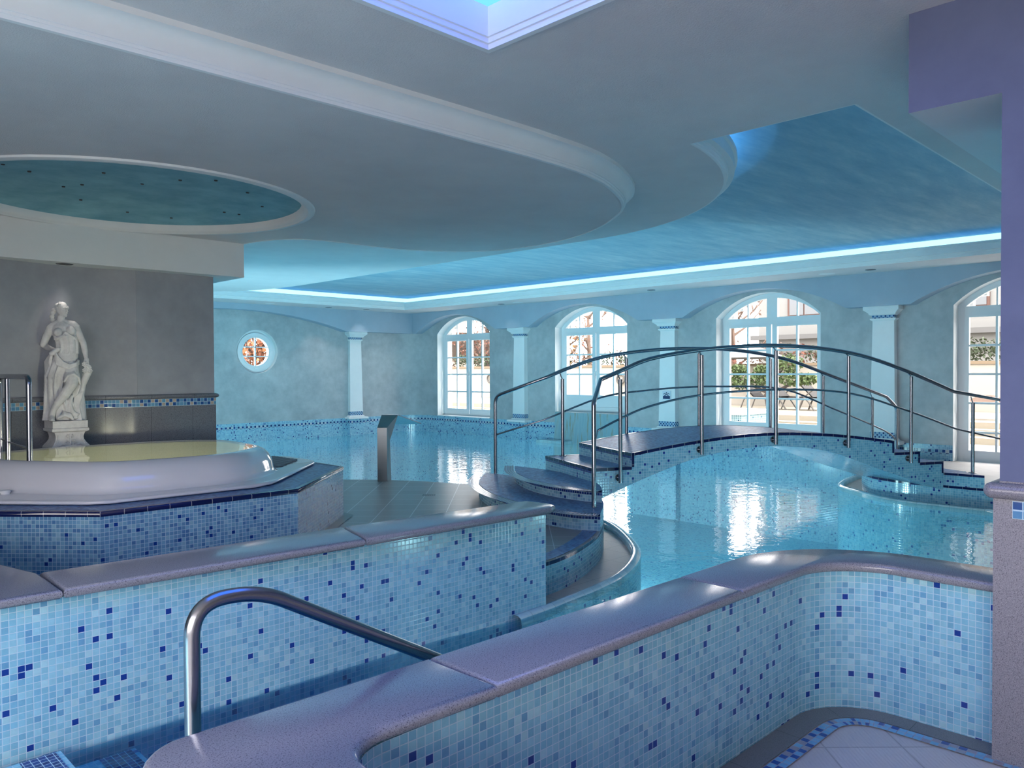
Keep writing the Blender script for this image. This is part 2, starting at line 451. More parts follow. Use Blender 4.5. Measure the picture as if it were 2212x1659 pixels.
def sky_paint():
    t = NT('sky_blue_ceiling_paint'); p = t.pos()
    mp = t.new('ShaderNodeMapping'); t.link(p, mp.inputs['Vector']); mp.inputs['Rotation'].default_value = (0, 0, math.radians(45)); mp.inputs['Scale'].default_value = (.9, 4.2, 1)
    n = t.noise(mp.outputs[0], 1.5, 8, .68); n2 = t.noise(p, .5, 3, .5)
    f = t.math('ADD', t.math('MULTIPLY', n, .75), t.math('MULTIPLY', n2, .25))
    t.link(t.ramp(f, [(.30, lin(122, 164, 188)), (.5, lin(150, 182, 198)), (.72, lin(184, 204, 210))]), t.bsdf.inputs['Base Color']); t.set(Roughness=.9)
    return t.mat
M['skypaint'] = sky_paint()
def teal_paint():
    t = NT('teal_dome_paint'); p = t.pos()
    n = t.noise(p, 3.2, 7, .65)
    t.link(t.ramp(n, [(.3, lin(104, 158, 178)), (.7, lin(142, 194, 206))]), t.bsdf.inputs['Base Color']); t.set(Roughness=.85)
    return t.mat
M['tealpaint'] = teal_paint()

# ------------------------------------------------------------------ camera
F_, yaw, pitch, roll = 1693.0, math.radians(45.0), math.radians(-0.923), math.radians(-0.247)
fw = Vector((math.cos(yaw) * math.cos(pitch), math.sin(yaw) * math.cos(pitch), math.sin(pitch)))
r0 = Vector((math.sin(yaw), -math.cos(yaw), 0)); u0 = r0.cross(fw)
rt = r0 * math.cos(roll) + u0 * math.sin(roll); up = -r0 * math.sin(roll) + u0 * math.cos(roll)
cd = bpy.data.cameras.new('camera'); cam = bpy.data.objects.new('camera', cd); C.objects.link(cam)
cam.matrix_world = Matrix(((rt.x, up.x, -fw.x, 0), (rt.y, up.y, -fw.y, 0), (rt.z, up.z, -fw.z, 1.6), (0, 0, 0, 1)))
cd.sensor_fit = 'HORIZONTAL'; cd.sensor_width = 36; cd.lens = 36 * F_ / 2212; cd.clip_start = .05; cd.clip_end = 200
scene.camera = cam

# ------------------------------------------------------------------ heights
ZA, ZB, ZP = 3.15, 3.0, 3.48          # main soffit, dropped ceiling, painted ceiling over the pool
XW, YB = 13.2, 16.95                  # window wall, round-window wall
DECK = .2

# ------------------------------------------------------------------ floors, pool basin
b = MB(); b.box(-3.2, 3.9, -4.2, 1.62, -.2, -.001)
structure(b.build('floor', M['floor_tile'], smooth=0))
# granite border and chequered band that follow the low wall
inner = [(3.79, -4.0), (3.79, 1.29)] + arc(3.46, 1.29, .33, 8, 90, 10) + [(1.12, 1.63)]
b = MB(); b.sweep(inner, [(0, .004), (-.115, .004)]); o = b.build('trim_1', M['granite_border'], smooth=0); structure(o)
b = MB(); b.sweep(inner, [(-.122, .005), (-.19, .005)]); structure(b.build('trim_2', M['checker_floor'], smooth=0))
b = MB()
b.poly([(-3.2, 1.6), (13.3, 1.6), (13.3, 17.0), (-3.2, 17.0)], -1.35)
b.poly([(3.6, -4.0), (13.3, -4.0), (13.3, 1.6), (3.6, 1.6)], -1.35)
structure(b.build('floor.001', M['pool_mosaic'], smooth=0))

deck_edge = smooth_path([(3.95, 3.86), (4.26, 3.875), (4.47, 3.91), (4.72, 3.985), (5.07, 4.125), (5.37, 4.285), (5.8, 4.59), (6.15, 4.95), (6.42, 5.4), (6.58, 5.95), (6.62, 6.5), (6.53, 7.1), (6.27, 7.85), (6.0, 8.33), (5.64, 8.77), (5.1, 9.3), (4.4, 9.75), (3.8, 9.95)], 4)
deck = deck_edge + [(3.74, 10.0), (-3.2, 10.0), (-3.2, 3.95), (3.9, 3.95)]
b = MB(); b.prism(deck, -1.35, DECK, side=0, top=1, bands=[(.028, 2)])
structure(b.build('floor.002', [M['mosaic'], M['deck_tile'], M['cobalt']], smooth=30))
def inset(path, d0, d1, z, mb, m=0): mb.sweep(path, [(-d0, z), (-d1, z)], m)
b = MB(); inset(deck_edge[:32], .03, .16, DECK + .003, b); structure(b.build('trim_3', M['mosaic_top'], smooth=0))
# overflow gutter around the deck and its rounded rim
rim = smooth_path([(3.6, 3.52), (3.9, 3.535), (4.17, 3.563), (4.46, 3.592), (4.84, 3.666), (5.2, 3.80), (5.57, 4.0), (5.85, 4.22), (6.2, 4.588), (6.52, 5.0), (6.72, 5.40), (6.88, 6.0), (6.92, 6.6), (6.82, 7.25), (6.55, 8.0), (6.25, 8.55), (5.85, 9.05), (5.3, 9.6), (4.5, 10.1), (3.8, 10.3)], 4)
gp = rim + deck_edge[::-1]
b = MB(); b.poly(gp, -.045); structure(b.build('trim_4', M['grate'], smooth=0))
b = MB(); b.sweep(rim, [(-.002, -1.35), (-.002, -.05)]); structure(b.build('wall_basin', M['pool_mosaic'], smooth=60))
b = MB(); b.sweep(rim, [(0.0, -.05), (0.0, -.03), (-.012, .0), (-.035, .014), (-.065, .014), (-.085, .0), (-.09, -.05)])
structure(b.build('trim_5', M['rim'], smooth=60))
# landing under the windows and its gutter
land_edge = [(10.385, -1.6), (10.385, 3.2)] + smooth_path([(10.385, 3.35), (10.45, 3.62), (10.62, 3.93), (10.94, 4.17), (11.27, 4.30), (11.8, 4.39), (12.4, 4.42)], 4) + [(13.2, 4.42)]
land = land_edge + [(13.2, -1.6)]
b = MB(); b.prism(land, -1.35, DECK, side=0, top=1, bands=[(.028, 2)])
structure(b.build('floor.003', [M['mosaic'], M['floor_tile'], M['cobalt']], smooth=30))
rim2 = smooth_path([(10.03, -1.6), (10.03, 2.6), (10.04, 3.3), (10.17, 3.67), (10.46, 4.07), (10.80, 4.44), (11.3, 4.62), (12.0, 4.72), (13.15, 4.75)], 5)
b = MB(); b.poly(rim2 + land_edge[::-1], -.045); structure(b.build('trim_6', M['grate'], smooth=0))
b = MB(); b.sweep(rim2, [(.002, -1.35), (.002, -.05)]); structure(b.build('wall_basin', M['pool_mosaic'], smooth=60))
b = MB(); b.sweep(rim2, [(-.0, -.05), (-.0, -.03), (.012, .0), (.035, .014), (.065, .014), (.085, .0), (.09, -.05)]); structure(b.build('trim_7', M['rim'], smooth=60))
# water: one sheet per basin
b = MB()
water_out = [(-3.2, 1.75), (3.95, 1.75), (3.95, -4.0), (10.06, -4.0)] + [p for p in rim2[4:]] + [(13.2, 4.75), (13.2, 16.95), (3.74, 16.95), (3.74, 10.28)] + rim[::-1] + [(3.0, 3.6), (-3.2, 3.72)]
b.poly(water_out, 0.0)
tag(b.build('pool_water', M['water'], smooth=0), 'clear turquoise pool water filling the basin and the channel', 'water', kind='stuff')

# ------------------------------------------------------------------ steps sunk in the channel (bottom left)
t = thing('entry_steps', 'blue mosaic steps going down into the channel water', 'steps', (.9, 2.8, 0))
for x1, zt in ((.955, .03), (1.25, -.06), (1.55, -.24)):
    b = MB(); b.prism([(-1.5, 2.02), (x1, 2.02), (x1, 3.62), (-1.5, 3.66)], -1.3, zt, side=0, top=1, bands=[(.03, 2)])
    b.add([(x1 - .15, 2.02, zt + .002), (x1 - .02, 2.02, zt + .002), (x1 - .02, 3.62, zt + .002), (x1 - .15, 3.62, zt + .002)], 3)
    b.build('step', [M['mosaic'], M['pool_mosaic'], M['cobalt'], M['cobalt_row']], t, smooth=0)

# ------------------------------------------------------------------ low mosaic walls with granite copings
t = thing('low_wall', 'low curved mosaic wall with granite coping running into the stone pillar', 'wall', (2.5, 1.75, 0))
out_ = [(4.03, -.4), (4.03, 1.22)] + arc(3.41, 1.22, .62, 0, 88, 14)[1:] + [(.80, 1.92)] + arc(.80, 1.79, .13, 90, 180, 6)[1:] + [(.67, -.6)]
in_ = [(3.79, -.4), (3.79, 1.29)] + arc(3.46, 1.29, .33, 8, 90, 12) + [(1.17, 1.64)] + arc(1.17, 1.50, .14, 90, 180, 6) + [(1.03, -.6)]
b = MB(); b.prism(out_ + in_[::-1], -1.3, .655); b.build('mosaic_wall', M['mosaic'], t, smooth=30)
co = [(4.06, -.4), (4.06, 1.22)] + arc(3.41, 1.25, .65, 0, 88, 16)[1:] + [(2.93, 1.905)], [(2.935, 1.905), (1.55, 1.93)], [(1.553, 1.93), (.80, 1.952)] + arc(.79, 1.81, .145, 90, 180, 7)[1:] + [(.645, -.6)]
ci = [(3.755, -.4), (3.755, 1.26)] + arc(3.44, 1.26, .32, 5, 90, 14) + [(2.93, 1.592)], [(2.933, 1.592), (1.55, 1.612)], [(1.553, 1.612), (1.15, 1.622)] + arc(1.15, 1.50, .122, 90, 180, 6) + [(1.028, -.6)]
for a, c in zip(co, ci):
    b = MB(); b.slab(a + c[::-1], .655, .70, .02, 0); b.build('coping_slab', M['granite'], t, smooth=50)
t = thing('low_wall', 'straight low mosaic wall with granite coping in front of the whirlpool', 'wall', (2.4, 3.7, 0))
face = [(-3.1, 3.80), (3.91, 3.592)]
b = MB(); b.prism(face + [(3.91, 3.78), (1.0, 3.90), (.86, 4.5), (.5, 6.0), (-3.1, 6.0)], -1.3, .655); b.build('mosaic_wall', M['mosaic'], t, smooth=0)
for pts in ([(2.425, 3.545), (3.83, 3.47), (3.93, 3.52), (3.95, 3.6), (3.92, 3.79), (2.53, 3.925)], [(.978, 3.632), (2.422, 3.545), (2.527, 3.925), (.984, 4.02)], [(-3.1, 3.85), (.975, 3.632), (.981, 4.02), (.90, 4.352), (.5, 6.02), (-3.1, 6.02)]):
    b = MB(); b.slab(pts, .655, .70, .02); b.build('coping_slab', M['granite'], t, smooth=50)

# handrail that dips into the channel behind the near wall
t = thing('handrail', 'brushed steel handrail sloping down into the channel water', 'handrail', (.862, 2.07, 0))
b = MB(); b.tube(fillet([(.862, 2.07, -.5), (.862, 2.07, .985), (1.05, 2.07, .985), (2.05, 2.07, .42), (2.05, 2.07, -.6)], .15, 10), .021, 20)
b.build('rail', M['steel'], t, smooth=60)
b = MB(); b.lathe([(0, -.235), (.05, -.235), (.05, -.225), (.021, -.22)], .862, 2.07, 20); b.build('rosette', M['steel'], t)

# ------------------------------------------------------------------ purple-lit pillar and beam on the right
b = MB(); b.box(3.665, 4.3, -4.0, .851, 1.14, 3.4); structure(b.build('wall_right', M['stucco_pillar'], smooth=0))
b = MB(); b.box(3.64, 4.3, -4.0, .868, -.05, 1.075); structure(b.build('baseboard_right', M['granite_pillar'], smooth=0))
b = MB()
b.tube([(3.645, -4, 1.107), (3.645, .872, 1.107)], .033, 14)
b.tube([(3.645, .872, 1.107), (4.3, .872, 1.107)], .033, 14); b.ball((3.645, .872, 1.107), .033)
b.box(3.66, 4.3, -4, .851, 1.07, 1.145)
structure(b.build('trim_8', M['granite_pillar'], smooth=50))
b = MB(); b.add([(3.638, .80, 1.0), (3.638, -.6, 1.0), (3.638, -.6, 1.072), (3.638, .80, 1.072)], 0, [(0, 0), (1.4, 0), (1.4, .072), (0, .072)])
structure(b.build('trim_9', M['checker_stone'], smooth=0))
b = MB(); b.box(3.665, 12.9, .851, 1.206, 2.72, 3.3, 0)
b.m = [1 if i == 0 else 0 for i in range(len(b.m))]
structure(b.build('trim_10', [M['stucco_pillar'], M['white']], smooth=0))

# ------------------------------------------------------------------ window wall with arched openings
WIN = [(14.97, 'w'), (10.82, 'w'), (6.742, 'w'), (2.69, 'd')]     # centres along y
def arch_pts(yc, w, zs, rise, n=24):
    R = (w * w / 4 + rise * rise) / (2 * rise); a = math.asin(w / 2 / R)
    return [(yc + R * math.sin(-a + 2 * a * k / n), zs + rise - R + R * math.cos(-a + 2 * a * k / n)) for k in range(n + 1)]
def wallquad(b, x, y0, y1, z0, z1, m=0): b.add([(x, y1, z0), (x, y0, z0), (x, y0, z1), (x, y1, z1)], m)
Z0W = {14.97: .455, 10.82: .69, 6.742: .455, 2.69: .19}
b = MB(); rv = MB(); ys = -1.6
edges = []
for yc, kind in WIN[::-1]:
    y0, y1 = yc - 1.0, yc + 1.0; zb = Z0W[yc]
    wallquad(b, XW, ys, y0, .0, 4.2)
    A = arch_pts(yc, 2.0, 2.58, .42)
    for (ya, za), (yb, zb2) in zip(A, A[1:]): b.add([(XW, yb, zb2), (XW, ya, za), (XW, ya, 4.2), (XW, yb, 4.2)])
    wallquad(b, XW, y0, y1, .0, zb)
    o = [(y0, zb)] + A + [(y1, zb)]
    o = o + [o[0]]
    for (ya, za), (yb, zb2) in zip(o, o[1:]): rv.add([(XW, ya, za), (XW, yb, zb2), (XW + .35, yb, zb2), (XW + .35, ya, za)])
    ys = y1
yc0 = 16.2
wallquad(b, XW, ys, yc0, .0, 4.2)
# rounded corner into the round-window wall, then that wall with its round opening
cr = .75
cor = arc(XW - cr, YB - cr, cr, 0, 90, 14)
for (xa, ya), (xb, yb) in zip(cor, cor[1:]): b.add([(xb, yb, 0), (xa, ya, 0), (xa, ya, 4.2), (xb, yb, 4.2)])
RX, RZ, RR = 8.645, 2.08, .505
NN = 48
ring = [(RX + RR * math.cos(2 * PI * k / NN), RZ + RR * math.sin(2 * PI * k / NN)) for k in range(NN)]
box_ = [(2.9, 0), (XW - cr, 0), (XW - cr, 4.2), (2.9, 4.2)]
loops = [[Vector((x, z, 0)) for x, z in box_], [Vector((x, z, 0)) for x, z in ring]]
flat = [p for l in loops for p in l]
for tr in tessellate_polygon(loops): b.add([(flat[k].x, YB, flat[k].y) for k in tr])
for k in range(NN):
    (xa, za), (xb, zb) = ring[k], ring[(k + 1) % NN]
    rv.add([(xa, YB, za), (xb, YB, zb), (xb, YB + .35, zb), (xa, YB + .35, za)])
structure(b.build('wall_far', M['stucco'], smooth=40))
structure(rv.build('trim_11', M['white'], smooth=40))
# outer skin so that daylight only enters through the openings
b = MB()
ys = -1.6
for yc, kind in WIN[::-1]:
    y0, y1 = yc - 1.0, yc + 1.0; zb = Z0W[yc]
    b.box(XW + .36, XW + .5, ys, y0, -.2, 4.2); b.box(XW + .36, XW + .5, y0, y1, -.2, zb)
    A = arch_pts(yc, 2.0, 2.58, .42, 10)
    for (ya, za), (yb, zb2) in zip(A, A[1:]): b.box(XW + .36, XW + .5, ya, yb, min(za, zb2), 4.2)
    ys = y1
b.box(XW + .36, XW + .5, ys, 17.6, -.2, 4.2)
structure(b.build('wall_outer', M['white'], smooth=0))
# mosaic wainscot at the waterline, with its chequered band
def wains(b, path, z1, side=1):
    p = offset(path, .012 * side, False)
    b.sweep(p, [(0, z1), (0, z1 - .07)], 0); b.sweep(p, [(0, z1 - .07), (0, z1 - .134)], 1); b.sweep(p, [(0, z1 - .134), (0, -1.36)], 0)
    b.sweep(path, [(.012 * side, z1), (-.012 * side, z1)], 0)
b = MB()
wains(b, [(XW, 4.42), (XW, 9.82)], .44, -1)
wains(b, [(XW, 11.82), (XW, yc0)] + cor + [(3.7, YB)], .445, -1)
structure(b.build('baseboard_far', [M['mosaic_wall'], M['checker']], smooth=40))
b = MB(); wains(b, [(XW, 3.69), (XW, 4.42)], .44, -1)
structure(b.build('baseboard_far.001', [M['mosaic_wall'], M['checker']], smooth=40))

# ------------------------------------------------------------------ arcade in front of the walls
XA, YA = 12.93, 16.68
ARC = [(13.50, 16.52), (9.36, 12.39), (5.22, 8.31), (1.12, 4.22)]
def arch_between(y0, y1, zs=2.615, zt=3.045, n=28): return arch_pts((y0 + y1) / 2, y1 - y0, zs, zt - zs, n)
b = MB(); ys = -1.6
line = []
for y0, y1 in ARC[::-1]:
    line += [(ys, 2.615)] + arch_between(y0, y1); ys = y1
line += [(YA, 2.615)]
line = [p for i, p in enumerate(line) if i == 0 or abs(p[0] - line[i - 1][0]) > 1e-6]
for (ya, za), (yb, zb) in zip(line, line[1:]):
    b.add([(XA, yb, zb), (XA, ya, za), (XA, ya, 3.16), (XA, yb, 3.16)])
    b.add([(XA, ya, za), (XA, yb, zb), (XW + .01, yb, zb), (XW + .01, ya, za)])
line = [(12.93, 2.615)] + [(x, z) for x, z in arch_between(5.15, 10.87, 2.615, 3.02)][::-1] + [(2.9, 2.615)]
for (xa, za), (xb, zb) in zip(line, line[1:]):
    b.add([(xa, YA, za), (xb, YA, zb), (xb, YA, 3.16), (xa, YA, 3.16)])
    b.add([(xa, YA, za), (xa, YB + .01, za), (xb, YB + .01, zb), (xb, YA, zb)])
structure(b.build('wall_arcade', M['arcade'], smooth=35))

# columns: pilasters with plinth, mouldings, tile bands
def make_column(label, loc, rz):
    t = thing('column', label, 'column', loc, 'pilasters under the arcade'); t.rotation_euler = (0, 0, rz)
    # local: wall plane y=0, room towards -y
    def rect(w, d): return [(-w, -d), (w, -d), (w, .0), (-w, .0)]
    b = MB(); b.prism(rect(.235, .17), -1.3, .305, 0, 0); b.prism(rect(.235, .17), .305, .37, 1, 0); b.prism(rect(.235, .17), .37, .41, 0, 0)
    b.build('plinth', [M['mosaic_wall'], M['checker']], t, smooth=0, origin=(0, 0, 0))
    def mould(prof, name, mat, w0, d0):
        b = MB(); rings = []
        for o, z in prof: rings.append([(-w0 - o, 0, z), (-w0 - o, -d0 - o, z), (w0 + o, -d0 - o, z), (w0 + o, 0, z)])
        b.loft(rings); return b.build(name, mat, t, smooth=35, origin=(0, 0, 0))
    mould([(.10, .41), (.115, .42), (.115, .45), (.105, .465), (.05, .475), (.03, .50), (.02, .505)], 'base_moulding', M['mould'], .18, .11)
    b = MB(); b.prism(rect(.19, .125), .505, .60, 0, 0); b.build('tile_band', M['checker_small'], t, smooth=0, origin=(0, 0, 0))
    mould([(.018, .60), (.012, .63), (0, 1.6), (-.012, 2.36), (-.01, 2.385), (.012, 2.40), (.022, 2.415), (.022, 2.425)], 'shaft', M['mould'], .178, .115)
    b = MB(); b.prism(rect(.172, .11), 2.425, 2.475, 0, 0); b.build('tile_band', M['checker_small'], t, smooth=0, origin=(0, 0, 0))
    mould([(.01, 2.475), (.03, 2.485), (.04, 2.51), (.075, 2.54), (.10, 2.56), (.10, 2.616)], 'capital', M['mould'], .172, .13)
    return t
COLS = [((XW, 12.86, 0), 'white tiled column between the first and second arched windows'),
        ((XW, 8.76, 0), 'white tiled column carrying the small blue pool sign'),
        ((XW, 4.68, 0), 'white tiled column beside the arched glass door')]
for loc, lb in COLS: make_column(lb, loc, -PI / 2)
make_column('white tiled column on the wall with the round window', (11.27, YB + .03, 0), 0)

# small pool sign on the third column
t = thing('pool_sign', 'small white square sign with dark blue swimmer pictogram on column', 'sign', (13.03, 8.755, 1.11))
b = MB(); b.box(13.055, 13.075, 8.66, 8.85, 1.03, 1.20); b.build('plate', m_plain('sign_white', lin(206, 214, 224), .4), t, smooth=0)
sb = m_plain('sign_blue', lin(36, 56, 96), .4)
b = MB(); b.box(13.05, 13.056, 8.675, 8.835, 1.045, 1.105)
b.ball((13.053, 8.755, 1.165), (.004, .014, .014))
b.tube([(13.053, 8.825, 1.135), (13.053, 8.80, 1.155), (13.053, 8.755, 1.135), (13.053, 8.71, 1.155), (13.053, 8.685, 1.135)], .006, 8)
b.tube([(13.053, 8.80, 1.11), (13.053, 8.755, 1.135), (13.053, 8.71, 1.11)], .008, 8)
b.build('pictogram', sb, t)

# ------------------------------------------------------------------ windows
XF = 13.43
def arched_ring(b, yc, w, z0, zs, rise, t_, x0, x1):
    """frame band of width t_ inside an arched outline"""
    o = [(yc - w / 2, z0)] + arch_pts(yc, w, zs, rise) + [(yc + w / 2, z0)]
    wi = w - 2 * t_; R = (w * w / 4 + rise * rise) / (2 * rise); Ri = R - t_
    a = math.asin(min(1, wi / 2 / Ri)); zc = zs + rise - R; zsi = zc + Ri * math.cos(a)
    i_ = [(yc - wi / 2, z0)] + [(yc + Ri * math.sin(-a + 2 * a * k / 24), zc + Ri * math.cos(-a + 2 * a * k / 24)) for k in range(25)] + [(yc + wi / 2, z0)]
    for k in range(len(o) - 1):
        A, B, Ci, D = o[k], o[k + 1], i_[k + 1], i_[k]
        for x, fl in ((x0, True), (x1, False)):
            q = [(x, A[0], A[1]), (x, B[0], B[1]), (x, Ci[0], Ci[1]), (x, D[0], D[1])]
            b.add(q if fl else q[::-1])
        b.add([(x0, D[0], D[1]), (x0, Ci[0], Ci[1]), (x1, Ci[0], Ci[1]), (x1, D[0], D[1])])
    return Ri, zc
def make_window(name, label, yc, z0, gb, bars, low_panel=None):
    t = tag(bpy.data.objects.new(name, None), label, None, None, 'structure'); C.objects.link(t); t.location = (XF, yc, z0)
    ztop_glass, zt0, zt1 = 2.395, 2.44, 2.565
    b = MB(); Ri, zc = arched_ring(b, yc, 2.0, z0, 2.58, .42, .085, XF, XF + .08)
    b.box(XF + .002, XF + .078, yc - .99, yc + .99, zt0, zt1)
    b.box(XF + .004, XF + .076, yc - .10, yc + .10, zt1, 2.96)
    b.box(XF + .004, XF + .076, yc - .99, yc + .99, z0, z0 + .06)
    b.build('frame', M['frame'], t, smooth=30)
    for s in (-1, 1):
        b = MB()
        ya, yb = (yc + s * .012, yc + s * .915)
        y0, y1 = min(ya, yb), max(ya, yb)
        gi, go = yc + s * .105, yc + s * .845
        g0, g1 = min(gi, go), max(gi, go)
        b.box(XF - .012, XF + .05, y0, g0, z0 + .06, zt0); b.box(XF - .012, XF + .05, g1, y1, z0 + .06, zt0)
        b.box(XF - .012, XF + .05, g0, g1, z0 + .06, gb); b.box(XF - .012, XF + .05, g0, g1, ztop_glass, zt0)
        mid = (g0 + g1) / 2
        b.box(XF - .006, XF + .05, mid - .016, mid + .016, gb, ztop_glass)
        for zz in bars: b.box(XF - .007, XF + .05, g0, g1, zz - .016, zz + .016)
        b.build('casement', M['frame'], t, smooth=0)
        b = MB(); zz = zc + math.sqrt(max(0, Ri * Ri - .475 ** 2))
        b.box(XF + .004, XF + .06, mid - .012, mid + .012, zt1, zz + .005); b.build('glazing_bar', M['frame'], t, smooth=0)
    b = MB(); b.add([(XF + .03, yc + .9, z0 + .1), (XF + .03, yc - .9, z0 + .1), (XF + .03, yc - .9, 2.5), (XF + .03, yc + .9, 2.5)])
    A = arch_pts(yc, 1.86, 2.57, .38)
    b.add([(XF + .03, y, z) for y, z in [(yc - .93, 2.5)] + A + [(yc + .93, 2.5)]]); b.build('pane', M['glass'], t, smooth=0)
    if name != 'door_1':
        b = MB(); b.box(XF - .03, XF - .012, yc - .045, yc + .01, 1.50, 1.60); b.tube([(XF - .04, yc + .01, 1.57), (XF - .055, yc + .012, 1.55), (XF - .055, yc + .012, 1.40)], .011, 10)
        b.build('handle', M['mould'], t)
    if low_panel:
        b = MB(); b.box(XF - .02, XF + .04, yc - .99, yc + .99, z0 - .12, z0 + .0); b.build('sill', M['frame'], t, smooth=0)
    return t
make_window('window_1', 'arched white window nearest the rounded room corner', 14.97, .455, .64, (1.085, 1.53, 1.965))
make_window('window_2', 'arched white window above the mossy waterfall panel', 10.82, .81, 1.07, (1.53, 1.965), True)
make_window('window_3', 'arched white window behind the middle of the bridge', 6.742, .455, .64, (1.085, 1.53, 1.965))
make_window('door_1', 'arched glazed door partly hidden by the purple pillar', 2.69, .19, .36, (.64, 1.085, 1.53, 1.965))
b = MB(); b.box(XW - .03, XF, 13.98, 15.96, .44, .462); structure(b.build('trim_12', M['mould'], smooth=0))
# waterfall panel under window 2
t = thing('waterfall_panel', 'pale stained stone waterfall panel below the arched window', 'waterfall', (13.2, 10.82, 0))
tt = NT('stained_pale_stone'); s_ = tt.new('ShaderNodeMapping'); tt.link(tt.objco(), s_.inputs['Vector']); s_.inputs['Scale'].default_value = (1, 4, .5)
n_ = tt.noise(s_.outputs[0], 2.2, 5, .6)
tt.link(tt.ramp(n_, [(.35, lin(136, 168, 180)), (.55, lin(150, 178, 186)), (.63, lin(150, 152, 136)), (.7, lin(140, 170, 178))]), tt.bsdf.inputs['Base Color']); tt.set(Roughness=.25)
b = MB(); b.add([(13.10, 11.84, -1.36), (13.10, 9.8, -1.36), (13.10, 9.8, -.3), (13.10, 11.84, -.3)]); b.add([(13.10, 11.8, -.3), (13.10, 9.84, -.3), (13.17, 9.84, .68), (13.17, 11.8, .68)]); b.add([(13.17, 11.8, .68), (13.17, 9.84, .68), (13.4, 9.84, .70), (13.4, 11.8, .70)])
b.build('panel', tt.mat, t, smooth=0)
b = MB(); b.box(12.86, 13.16, 11.25, 12.1, .0, .06); b.build('ledge', M['rim'], t, smooth=0)

# round window
t = tag(bpy.data.objects.new('window_4', None), 'small round white window with six panes', None, None, 'structure'); C.objects.link(t); t.location = (RX, YB + .1, RZ)
def ringY(b, r0, r1, y0, y1, n=48, cx=RX, cz=RZ):
    for k in range(n):
        a, c = 2 * PI * k / n, 2 * PI * (k + 1) / n
        P = lambda r, y, q: (cx + r * math.cos(q), y, cz + r * math.sin(q))
        b.add([P(r0, y0, a), P(r0, y0, c), P(r1, y0, c), P(r1, y0, a)][::-1])
        b.add([P(r0, y0, a), P(r0, y1, a), P(r0, y1, c), P(r0, y0, c)][::-1])
        b.add([P(r1, y0, a), P(r1, y1, a), P(r1, y1, c), P(r1, y0, c)])
b = MB(); ringY(b, .40, .505, YB + .13, YB + .25); b.build('frame', M['frame'], t, smooth=40)
b = MB(); ringY(b, .325, .44, YB + .085, YB + .2); ringY(b, .325, .352, YB + .078, YB + .09)
b.box(RX - .016, RX + .016, YB + .10, YB + .14, RZ - .33, RZ + .33)
for dz in (-.108, .108): b.box(RX - .33, RX + .33, YB + .10, YB + .14, RZ + dz - .013, RZ + dz + .013)
b.build('casement', M['frame'], t, smooth=40)
b = MB(); b.add([(RX + .34 * math.cos(2 * PI * k / 40), YB + .13, RZ + .34 * math.sin(2 * PI * k / 40)) for k in range(40)]); b.build('pane', M['glass'], t, smooth=0)
b = MB(); b.box(RX - .04, RX + .04, YB + .06, YB + .085, RZ - .40, RZ - .37); b.box(RX + .36, RX + .42, YB + .07, YB + .09, RZ - .015, RZ + .015); b.build('handle', M['mould'], t, smooth=0)

# ------------------------------------------------------------------ enclosing walls
nic = smooth_path([(-3.2, 8.06), (.6, 8.10), (1.3, 8.17), (1.8, 8.29), (2.2, 8.375), (2.6, 8.385), (2.935, 8.302)], 5)
b = MB(); b.sweep(nic, [(0, 0), (0, 3.4)]); b.box(2.93, 3.73, 8.3, 8.9, 0, 3.4); b.box(3.4, 3.73, 8.9, 17.2, -1.35, 4.2)
structure(b.build('wall_statue', M['stucco_grey'], smooth=30))
b = MB()
niche = nic + [(3.73, 8.3), (3.73, 9.4)]
b.sweep(niche, [(.012, DECK), (.012, 1.255)][::-1], 0); b.sweep(niche, [(.012, 1.33), (.012, 1.255)], 1)
b.sweep(niche, [(0, 1.375), (.012, 1.378), (.03, 1.372), (.038, 1.355), (.03, 1.337), (.012, 1.33)], 2)
structure(b.build('baseboard_statue', [M['granite_dado'], M['checker_stone'], M['granite_dado']], smooth=50))
b = MB(); b.box(-3.2, 3.99, 8.11, 8.86, 2.635, 3.2); structure(b.build('trim_13', M['white'], smooth=0))
b = MB()
b.box(-3.35, -3.2, -4.2, -3.9, -.2, 4.2); b.box(-3.35, -3.2, 2.8, 17.2, -.2, 4.2); b.box(-3.35, -3.2, -3.9, 2.8, 2.8, 4.2); b.box(-3.35, -3.2, -3.9, 2.8, -.2, .5)  # unseen wall; its opening is added to let sky light fill the hall
structure(b.build('wall_left', M['stucco'], smooth=0))
b = MB(); b.box(-3.35, 13.6, -4.35, -4.2, -1.4, 4.2); b.box(4.3, 13.6, -1.75, -1.6, -1.4, 4.2); structure(b.build('wall_back', M['stucco'], smooth=0))
b = MB(); b.box(-3.5, 13.75, -4.5, 17.6, 4.2, 4.4); structure(b.build('roof', M['white'], smooth=0))  # unseen slab added to keep sky light off the ceiling void

# ------------------------------------------------------------------ ceilings
cx, cy = 4.3, 5.85
recess = [(4.67, 1.825), (12.05, 1.825), (12.05, 15.85), (4.0, 15.85), (4.0, 15.25)] + smooth_path([(4.6, 15.2), (5.6, 15.08), (6.45, 14.72), (6.95, 14.1), (7.18, 13.2), (7.225, 12.2), (7.23, 11.0)], 4) + [(7.23, 8.4)] + arc(cx, cy, 2.93, 0, -82.7, 30)
skyl = [(.5, .8), (2.604, .8), (2.604, 2.754), (.5, 2.754)]
b = MB(); b.poly([(-3.2, -4.2), (12.95, -4.2), (12.95, 16.7), (-3.2, 16.7)], ZA, 0, [recess, skyl], flip=True)
structure(b.build('ceiling', M['ceiling'], smooth=0))
cove = [(0, ZA), (-.014, ZA + .001), (-.018, ZA + .004), (-.020, ZA + .016), (-.028, ZA + .020), (-.030, ZA + .040), (-.036, ZA + .044)]
